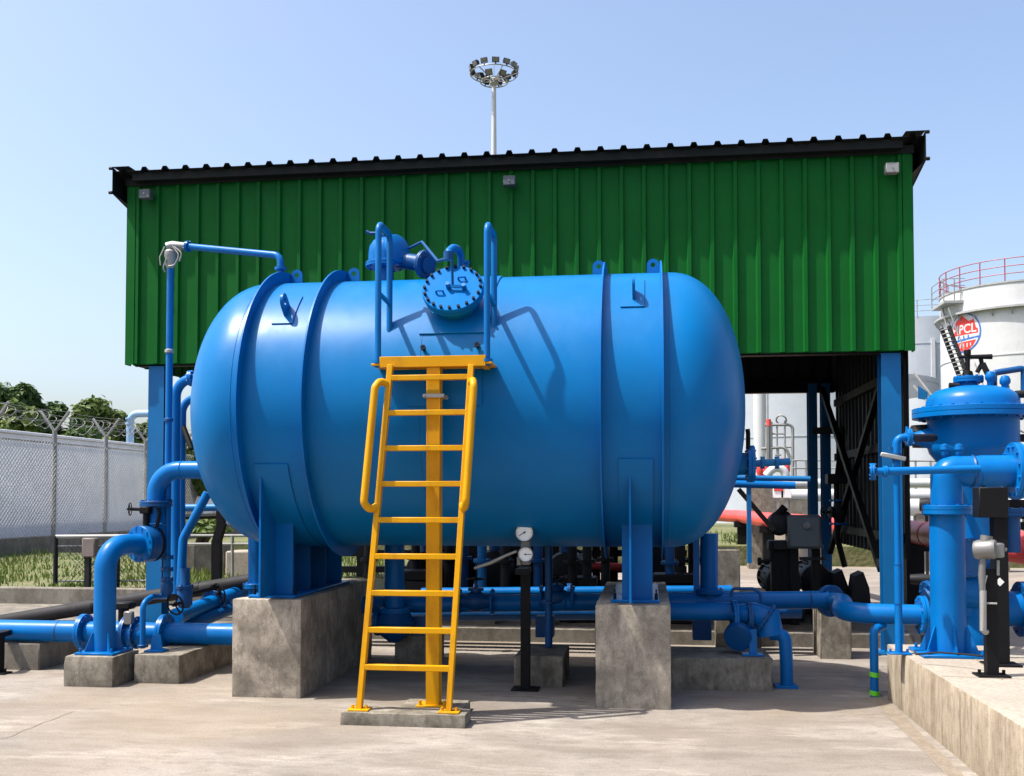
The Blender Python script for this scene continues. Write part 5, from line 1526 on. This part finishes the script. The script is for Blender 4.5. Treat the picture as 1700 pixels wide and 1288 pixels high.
# slender sampling pipe and post
py_ = 8.12
t = thing('sample_pipe', 'slender blue level pipe with end flange in front of the filter', 'pipe', A(1540, 783, py_))
zc_ = A(1450, 783, py_).z
pipe_part(t, [(A(1452, 783, py_).x, py_, zc_), (A(1628, 783, py_).x, py_ + .02, zc_ + .02)], .030, n=16)
MB().flange((A(1449, 783, py_).x, py_, zc_), (1, -.25, 0), .065, .016, 6, .008).build('flange', M['blue'], t)
MB().lathe([(.03, -.02), (.045, -.012), (.045, .012), (.03, .02)], (A(1470, 783, py_).x, py_, zc_), (1, 0, 0), 14).build('collar', M['blue'], t)
px_ = A(1490, 900, py_ + .35).x
t = thing('slender_post', 'slender upright blue pipe with small foot plate on the platform edge', 'pipe', (px_, py_ + .35, PZ))
yy = py_ + .35
pipe_part(t, [(px_, yy, PZ + .01), (px_, yy, A(1490, 935, yy).z)], .029, n=16)
pipe_part(t, [(px_, yy, A(1490, 937, yy).z), (px_, yy, A(1490, 780, yy).z)], .024, n=16, name='upper_pipe')
MB().box(px_ - .085, px_ + .085, yy - .06, yy + .06, PZ + .001, PZ + .014, .002).cyl((px_ + .065, yy, PZ), (px_ + .065, yy, PZ + .04), .01, n=6).cyl((px_ - .065, yy, PZ), (px_ - .065, yy, PZ + .04), .01, n=6).build('foot_plate', M['blue'], t)
for q_ in (937, 1002):
    MB().ring((px_, yy, A(1490, q_, yy).z), (0, 0, 1), .029, .004, 18, 5).build('weld_bead', M['deepblue'], t)
t = thing('sample_valve', 'small valve with pale grey lever on the elbow left of the filter', 'valve', A(1488, 755, yy))
pipe_part(t, [A(1488, 784, yy), A(1488, 726, yy), A(1512, 726, yy)], .030, bend=.07)
MB().flange(A(1509, 726, yy), (1, 0, 0), .07, .016, 6, .008).build('flange', M['blue'], t)
q = A(1484, 758, yy - .05)
MB().bar(q + V3((-.10, 0, .02)), q + V3((.09, 0, -.02)), .03, .035, bev=.006).build('lever', M['steel'], t)
MB().cyl(A(1488, 752, yy), A(1488, 764, yy), .045, n=14).bar(A(1476, 744, yy), A(1495, 744, yy), .03, .02).build('valve_body', M['deepblue'], t)
pipe_part(t, [A(1511, 727, yy), A(1550, 727, 9.2)], .034, 'machine', 'nipple')
pipe_part(t, [A(1506, 726, yy), A(1506, 708, yy)], .012, 'blue', 'vent_stub')

# basket filter
fy = 9.45
fx = A(1615, 720, fy).x
F = thing('filter_vessel', 'large blue upright filter vessel with bolted domed lid at the right edge', 'filter', (fx, fy, 0))
def zy(py, y=fy): return A(1615, py, y).z
rb0 = .375
MB().lathe([(rb0, zy(692)), (rb0, zy(742)), (rb0 * .96, zy(752)), (rb0 * .74, zy(772)), (rb0 * .6, zy(785)), (rb0 * .6, zy(900))], (fx, fy, 0), (0, 0, 1), 56).build('body', M['blue'], F)
mb = MB().flange((fx, fy, zy(686)), (0, 0, 1), .50, .042, 24, .017, 64)
mb.build('flange', M['blue'], F)
MB().lathe([(.40, zy(681)), (.385, zy(672)), (.38, zy(665)), (.355, zy(656)), (.30, zy(648)), (.2, zy(643)), (0, zy(641))], (fx, fy, 0), (0, 0, 1), 56).build('lid', M['blue'], F)
MB().lathe([(.085, 0), (.075, .06), (.075, .09)], (fx - .03, fy, zy(643)), (0, 0, 1), 24).build('lid_nozzle', M['blue'], F)
MB().flange((fx - .03, fy, zy(630)), (0, 0, 1), .125, .022, 8, .012).build('nozzle_flange', M['blue'], F)
xq = fx - .035
MB().lathe([(0, 0), (.05, 0), (.04, .05), (.02, .06), (.022, .2), (.03, .2), (.03, .24), (0, .24)], (xq, fy, zy(626)), (0, 0, 1), 14).build('screw', M['black'], F)
MB().tube([(xq - .075, fy, zy(592)), (xq + .20, fy - .02, zy(593))], [.014, .024], 10).build('davit_handle', M['black'], F)
MB().tube([(xq + .11, fy, zy(593)), (xq + .12, fy, zy(604)), (xq + .08, fy, zy(618))], .02, 8).bar((xq + .12, fy - .02, zy(604)), (xq + .20, fy - .05, zy(642)), .035, .05).build('davit_arm', M['black'], F)
for dx, px2 in ((.13, 634), (.25, 641)):
    MB().lathe([(.02, 0), (.03, .02), (.03, .05), (.045, .07), (.045, .10), (.03, .13), (0, .14)], (fx + dx, fy - .08, zy(px2 + 10)), (0, 0, 1), 14).build('air_vent', M['blue'], F)
MB().cyl((fx - .22, fy - .1, zy(641)), (fx - .14, fy - .1, zy(642)), .025, n=10).build('lifting_eye', M['machine'], F)
MB().lathe([(.0, 0), (.13, 0), (.16, .06), (.12, .2), (0, .2)], A(1538, 706, fy + .2), (0, 0, -1), 18).build('side_nozzle', M['machine'], F)
MB().tube([(fx - .5, fy, zy(727)), (fx - .33, fy, zy(727))], [.05, .11], 16).build('inlet_cone', M['blue'], F)
pipe_part(F, [A(1686, 655, fy), A(1720, 652, fy)], .035, 'machine', 'side_pipe')
pipe_part(F, [A(1684, 727, fy), A(1720, 727, fy)], .035, 'machine', 'side_pipe')
# lower filter body, tee and outlets
MB().tube([(fx, fy, zy(890)), (fx, fy, .35)], .22, 32).build('lower_body', M['blue'], F)
q = A(1615, 925, fy - .25)
MB().tube([(q.x - .05, q.y + .3, q.z), (q.x - .05, q.y - .05, q.z)], [.16, .13], 24).build('hand_hole', M['blue'], F)
MB().flange((q.x - .05, q.y - .05, q.z), (.2, -1, 0), .17, .02, 10, .012, 28).build('hand_hole_cover', M['deepblue'], F)
MB().flange((q.x + .12, q.y + .02, q.z - .18), (-.3, -.9, .3), .14, .02, 8, .012, 28).build('drain_flange', M['deepblue'], F)
zo = A(1640, 1000, fy).z
MB().tube([A(1590, 975, fy - .1), A(1660, 985, fy - .1)], .19, 28).build('bulge', M['blue'], F)
MB().tube([(A(1560, 1010, fy).x, fy - .05, zo - .05), (A(1695, 1010, fy).x, fy - .05, zo - .05)], .155, 28).build('outlet', M['blue'], F)
MB().flange((A(1694, 1010, fy).x, fy - .05, zo - .05), (1, 0, 0), .24, .03, 12, .015, 32).build('outlet_flange', M['deepblue'], F)
MB().tube([(A(1696, 1010, fy).x, fy - .05, zo - .05), (A(2500, 1010, fy).x, fy - .05, zo - .05)], .155, 28).build('outlet_pipe', M['blue'], F)
MB().tube([A(1540, 995, 9.3), A(1570, 985, 9.3)], .10, 18).build('inlet', M['deepblue'], F)
MB().flange(A(1545, 992, 9.3), (1, .2, .3), .15, .02, 8, .011).build('inlet_flange', M['deepblue'], F)
q = A(1678, 850, fy)
MB().flange(q, (0, 0, 1), .13, .03, 8, .012).tube([q, q + V3((0, 0, -.35))], .075, 18).build('side_leg', M['deepblue'], F)
pt = thing('gantry_pipe', 'dark blue square bent pipe above the filter lid at the right edge', 'pipe', A(1680, 620, 10.2))
MB().tube([A(1650, 645, 10.2), A(1650, 619, 10.2), A(1700, 611, 10.2), A(1700, 660, 10.2)], .03, 12, .03).build('pipe', M['deepblue'], pt)

# black posts with transmitter
bp1 = thing('pipe_support', 'tall black square post with bracket under the standpipe arm', 'support', A(1660, 1000, 8.15))
yb_ = 8.0
x = A(1660, 1000, yb_).x
MB().box(x - .048, x + .048, yb_ - .05, yb_ + .05, PZ + .01, A(1660, 845, yb_).z).box(x - .12, x + .12, yb_ - .1, yb_ + .1, PZ + .001, PZ + .015).build('post', M['black'], bp1)
MB().box(A(1620, 830, yb_).x, A(1668, 830, yb_).x, yb_ - .08, yb_ + .08, A(0, 855, yb_).z, A(0, 811, yb_).z, .006).build('bracket', M['black'], bp1)
MB().cyl(A(1632, 814, yb_), A(1632, 805, yb_), .012, n=6).build('stud', M['bolt'], bp1)
yt_ = 7.5
x = A(1645, 1050, yt_).x
tr = thing('transmitter_stand', 'shorter black post carrying a silver instrument head and grey conduit', 'instrument', (x, yt_, PZ))
MB().box(x - .038, x + .038, yt_ - .038, yt_ + .038, PZ + .01, A(0, 930, yt_).z).box(x - .105, x + .105, yt_ - .08, yt_ + .08, PZ + .001, PZ + .014).cyl((x - .08, yt_, PZ), (x - .08, yt_, PZ + .045), .012, n=6).cyl((x + .08, yt_, PZ), (x + .08, yt_, PZ + .045), .012, n=6).build('post', M['black'], tr)
q = A(1636, 912, yt_ - .05)
MB().lathe([(0, -.07), (.06, -.07), (.068, -.05), (.068, .05), (.06, .07), (0, .07)], q, (1, -.6, .1), 24).cyl(q + V3((0, 0, .04)), q + V3((.01, 0, .095)), .04, n=14).build('head', M['alu'], tr)
MB().box(q.x + .03, q.x + .115, q.y - .04, q.y + .05, q.z - .055, q.z + .045, .01).cyl(q + V3((.1, -.01, 0)), q + V3((.135, -.01, 0)), .012, n=8).build('manifold', M['alu'], tr)
MB().tube([q + V3((-.02, 0, -.06)), A(1630, 955, yt_ - .05), A(1631, 985, yt_ - .05)], [.02, .025, .018], 10).build('cable_gland', M['alu'], tr)
MB().tube([A(1632, 980, yt_ - .05), A(1632, 1046, yt_ - .05), A(1637, 1049, yt_ - .03)], .023, 12).build('conduit', M['steel'], tr)
MB().tube([A(1638, 955, yt_ - .06), A(1634, 970, yt_ - .06), A(1634, 985, yt_ - .06)], .008, 6).tube([A(1632, 1001, yt_ - .05), A(1655, 1002, yt_ - .06)], .008, 6).cyl(A(1657, 930, yt_ - .05), A(1657, 955, yt_ - .05), .01, n=8).build('tubing', M['galv'], tr)
x2 = A(1661, 1000, yt_ + .25).x
q = A(1660, 966, yt_ + .18)
MB().prism([(-.03, 0), (0, -.03), (.03, 0), (0, .03)], q, (1, 0, 0), (0, 0, 1), .004).build('tag_plate', M['dial'], bp1)
MB().tube([A(1520, 1086, 8.0), A(1560, 1083, 7.9), A(1600, 1086, 7.8), A(1632, 1089, 7.7)], .008, 6).build('ground_wire', M['black'], tr)
# post with green tape just left of the platform
t = thing('taped_post', 'blue upright pipe with bright green tape bands at the platform corner', 'pipe', (A(1450, 1080, 9.15).x, 9.15, 0))
x = A(1451, 1080, 9.15).x
pipe_part(t, [(x, 9.15, 0), (x, 9.15, A(1450, 1045, 9.15).z), (x + .1, 9.25, A(1450, 1040, 9.15).z)], .036, 'blue', bend=.05)
for zz in (A(0, 1088, 9.15).z, .03):
    MB().lathe([(.037, -.02), (.041, -.02), (.041, .02), (.037, .02)], (x, 9.15, zz), (.15, 0, 1), 16).build('tape_band', M['greentape'], t)

# ------------------------------------------------------------------ red line and far pipework
rd = thing('fire_main', 'thick red pipe running behind the shed columns and the filter', 'pipe', A(1520, 880, 15))
pts = [A(1180, 849, 29), A(1232, 853, 26.5), A(1275, 860, 22.5), A(1350, 866, 19.5), A(1513, 880, 15.1), A(1673, 914, 10.9), A(1760, 934, 9.5), A(2300, 960, 9.0)]
zr = 1.22
pipe_part(rd, [V3((p.x, p.y, zr)) for p in pts], .16, 'red', bend=.8, n=24)
for k in (0.25, .6):
    p, q = pts[4], pts[5]
    c = V3((p.x, p.y, zr)).lerp(V3((q.x, q.y, zr)), k)
    MB().lathe([(.159, -.02), (.168, -.012), (.168, .012), (.159, .02)], c, V3((q.x - p.x, q.y - p.y, 0)), 24).build('coupling', M['red'], rd)
for i, p in enumerate((V3((pts[1].x, pts[1].y, 0)), V3((pts[4].x + .02, pts[4].y, 0)), V3((pts[2].x, pts[2].y, 0)))):
    MB().box(p.x - .12, p.x + .12, p.y - .12, p.y + .12, 0, .95).box(p.x - .2, p.x + .2, p.y - .16, p.y + .16, .95, zr - .12).build('saddle_leg', M['black'], rd)
structure('far_verge', MB().box(-13, 30, 26.2, 48, -.04, .52, .03), M['soil'])
gb = MB(); rg = random.Random(9)
for i in range(2600):
    x, y = rg.uniform(-2, 14), rg.uniform(26.3, 34); h = rg.uniform(.08, .22); a = rg.uniform(0, 6.28); w_ = .02
    gb.add([(x - w_ * math.cos(a), y - w_ * math.sin(a), .5), (x + w_ * math.cos(a), y + w_ * math.sin(a), .5), (x + rg.uniform(-.08, .08), y + rg.uniform(-.08, .08), .52 + h)], [(0, 1, 2)])
o = gb.build('far_grass', M['grass'], None, smooth=False); tag(o, kind='stuff')
for i, (py, Y, r, x0, x1, mat, lab) in enumerate((
        (822, 27.5, .16, 1290, 2600, 'white', 'lowest white pipe running level behind the open bay'),
        (802, 30, .13, 1300, 2600, 'white', 'upper white pipe running level behind the open bay'),
        (842, 24.8, .20, 1500, 2600, 'white', 'thick white pipe low behind the right shed column'))):
    t = thing('white_pipe', lab, 'pipe', A(1500, py, Y), 'far white pipes')
    z = A(1500, py, Y).z
    pipe_part(t, [(A(x0, py, Y).x, Y, z), (A(x1, py, Y).x, Y, z)], r, mat)
    for k in range(9):
        x = A(x0 + 30 + 130 * k, py, Y).x
        MB().box(x - .15, x + .15, Y - .15, Y + .15, 0, z - r * .8).build('pedestal', M['kerb'], t)
o = MB().box(A(1243, 830, 25).x, A(1310, 830, 25).x, 25, 25.6, -.02, A(0, 806, 25).z, .02).build('concrete_pier', M['block']); tag(o, 'grey concrete pier behind the thin blue pipes in the open bay', 'pier')
o = MB().lathe([(.5, 0), (.5, .9), (.42, 1.05), (.2, 1.15), (0, 1.18)], (A(1312, 850, 24.5).x, 24.5, 0), (0, 0, 1), 24).build('concrete_stump', M['block']); tag(o, 'rounded concrete stump between pier and rear column', 'pier')
for px, lab in ((1292, 'tiny red and white marker board beside the grey pier'), (1305, 'tiny pale marker board right of the red one')):
    q = A(px, 815, 24.2)
    t = thing('marker_board', lab, 'sign', (q.x, 24.2, 0))
    MB().box(q.x - .12, q.x + .12, 24.18, 24.22, q.z - .16, q.z + .16, .01).build('board', M['dial'], t)
    if px == 1292: MB().box(q.x - .10, q.x + .10, 24.165, 24.178, q.z + .0, q.z + .13).build('panel', M['red'], t)
    MB().box(q.x - .03, q.x + .03, 24.2, 24.24, 0, q.z - .17).build('post', M['galv'], t)
# loading ladder frames before the pale tank
lf = thing('ladder_cage', 'silver pipe frame with hooped ladder before the pale tank in the open bay', 'frame', A(1290, 800, 34))
Yf = 34
def L_t(pts, r=.045, nm='tube', mat='galv', bend=.25): MB().tube([A(a, b_, Yf) for a, b_ in pts], r, 8, bend).build(nm, M[mat], lf)
L_t([(1273, 835), (1273, 703)], .05); L_t([(1280, 835), (1280, 700)], .05); L_t([(1290, 765), (1290, 705)], .03)
L_t([(1303, 770), (1303, 698)], .03)
L_t([(1270, 705), (1312, 705), (1316, 710), (1316, 840)], .05, bend=.6)
L_t([(1273, 720), (1304, 720)], .03); L_t([(1264, 745), (1285, 743), (1305, 742), (1311, 760)], .05, bend=.6); L_t([(1292, 742), (1292, 770)], .03)
L_t([(1287, 755), (1297, 755)], .03); L_t([(1305, 742), (1314, 742)], .03)
MB().ring(A(1297, 697, Yf), (.3, .9, .5), .16, .03, 20, 6).build('hoop', M['galv'], lf)
MB().cyl(A(1276, 707, Yf), A(1276, 696, Yf), .08, n=10).build('red_cap', M['red'], lf)
L_t([(1276, 800), (1276, 705)], .07, 'hose', 'alu')
for k, (px, py) in enumerate(((1262, 778), (1270, 782), (1300, 772), (1305, 776))):
    q = A(px, py, 32); t = thing('hydrant_valve', ('red far valve head beside the white column', 'second red far valve head right of the white column', 'small red far valve under the hooped ladder', 'rusty far valve right of the hooped ladder')[k], 'valve', (q.x, 32, 0))
    MB().lathe([(.05, -.3), (.12, -.1), (.12, .1), (.06, .2), (0, .22)], q, (0, 0, 1), 12).build('head', M['red'], t)
    MB().cyl((q.x, 32, .4), (q.x, 32, q.z - .25), .06, n=8).build('stem', M['galv'], t)
t = thing('arched_pipe', 'short white pipe arching over behind the thin blue pipes', 'pipe', A(1295, 790, 31))
pipe_part(t, [A(1272, 790, 31), A(1280, 780, 31), A(1292, 775, 31), A(1303, 782, 31), A(1306, 800, 31)], .12, 'white', bend=.5)
rl = thing('guard_rail', 'thin grey two bar guard rail far behind the open bay', 'fence', A(1400, 770, 33))
for py in (764, 777): MB().tube([A(1316, py, 33), A(1700, py + 2, 33)], .03, 6).build('rail', M['galv'], rl)
for px in (1321, 1338, 1352, 1372, 1520, 1545, 1570): MB().tube([A(px, 764, 33), A(px, 815, 33)], .03, 6).build('post', M['galv'], rl)
rl = thing('guard_rail', 'white far rail just right of the small pale vertical tank', 'fence', A(1680, 800, 31))
for py in (690, 718): MB().tube([A(1672, py - 15, 31), A(1700, py, 31)], .03, 6).build('rail', M['galv'], rl)
MB().tube([A(1674, 640, 31), A(1674, 860, 31)], .04, 6).build('post', M['galv'], rl)
for px, py, lab in ((1538, 838, 'black pipe cap lying low left of the standpipe flange'), (1532, 962, 'black valve stem just left of the standpipe')):
    q = A(px, py, 11 if py > 900 else 20)
    t = thing('drain_valve', lab, 'valve', q)
    MB().lathe([(0, -.12), (.12 if py < 900 else .05, -.12), (.14 if py < 900 else .06, 0), (.12 if py < 900 else .04, .12), (0, .14)], q, (1, -.3, 0), 16).build('cap', M['machine'], t)
    MB().tube([q, V3((q.x, q.y, .0))], .03, 8).build('stem', M['machine'], t)
q = A(1690, 830, 14); t = thing('rack_beam', 'black beam crossing behind the standpipe post at the right edge', 'beam', q)
MB().bar(A(1672, 845, 14), A(1740, 846, 14), .2, .25).build('beam', M['black'], t); MB().bar(A(1672, 872, 14), A(1740, 874, 14), .15, .1).build('lower_beam', M['black'], t)
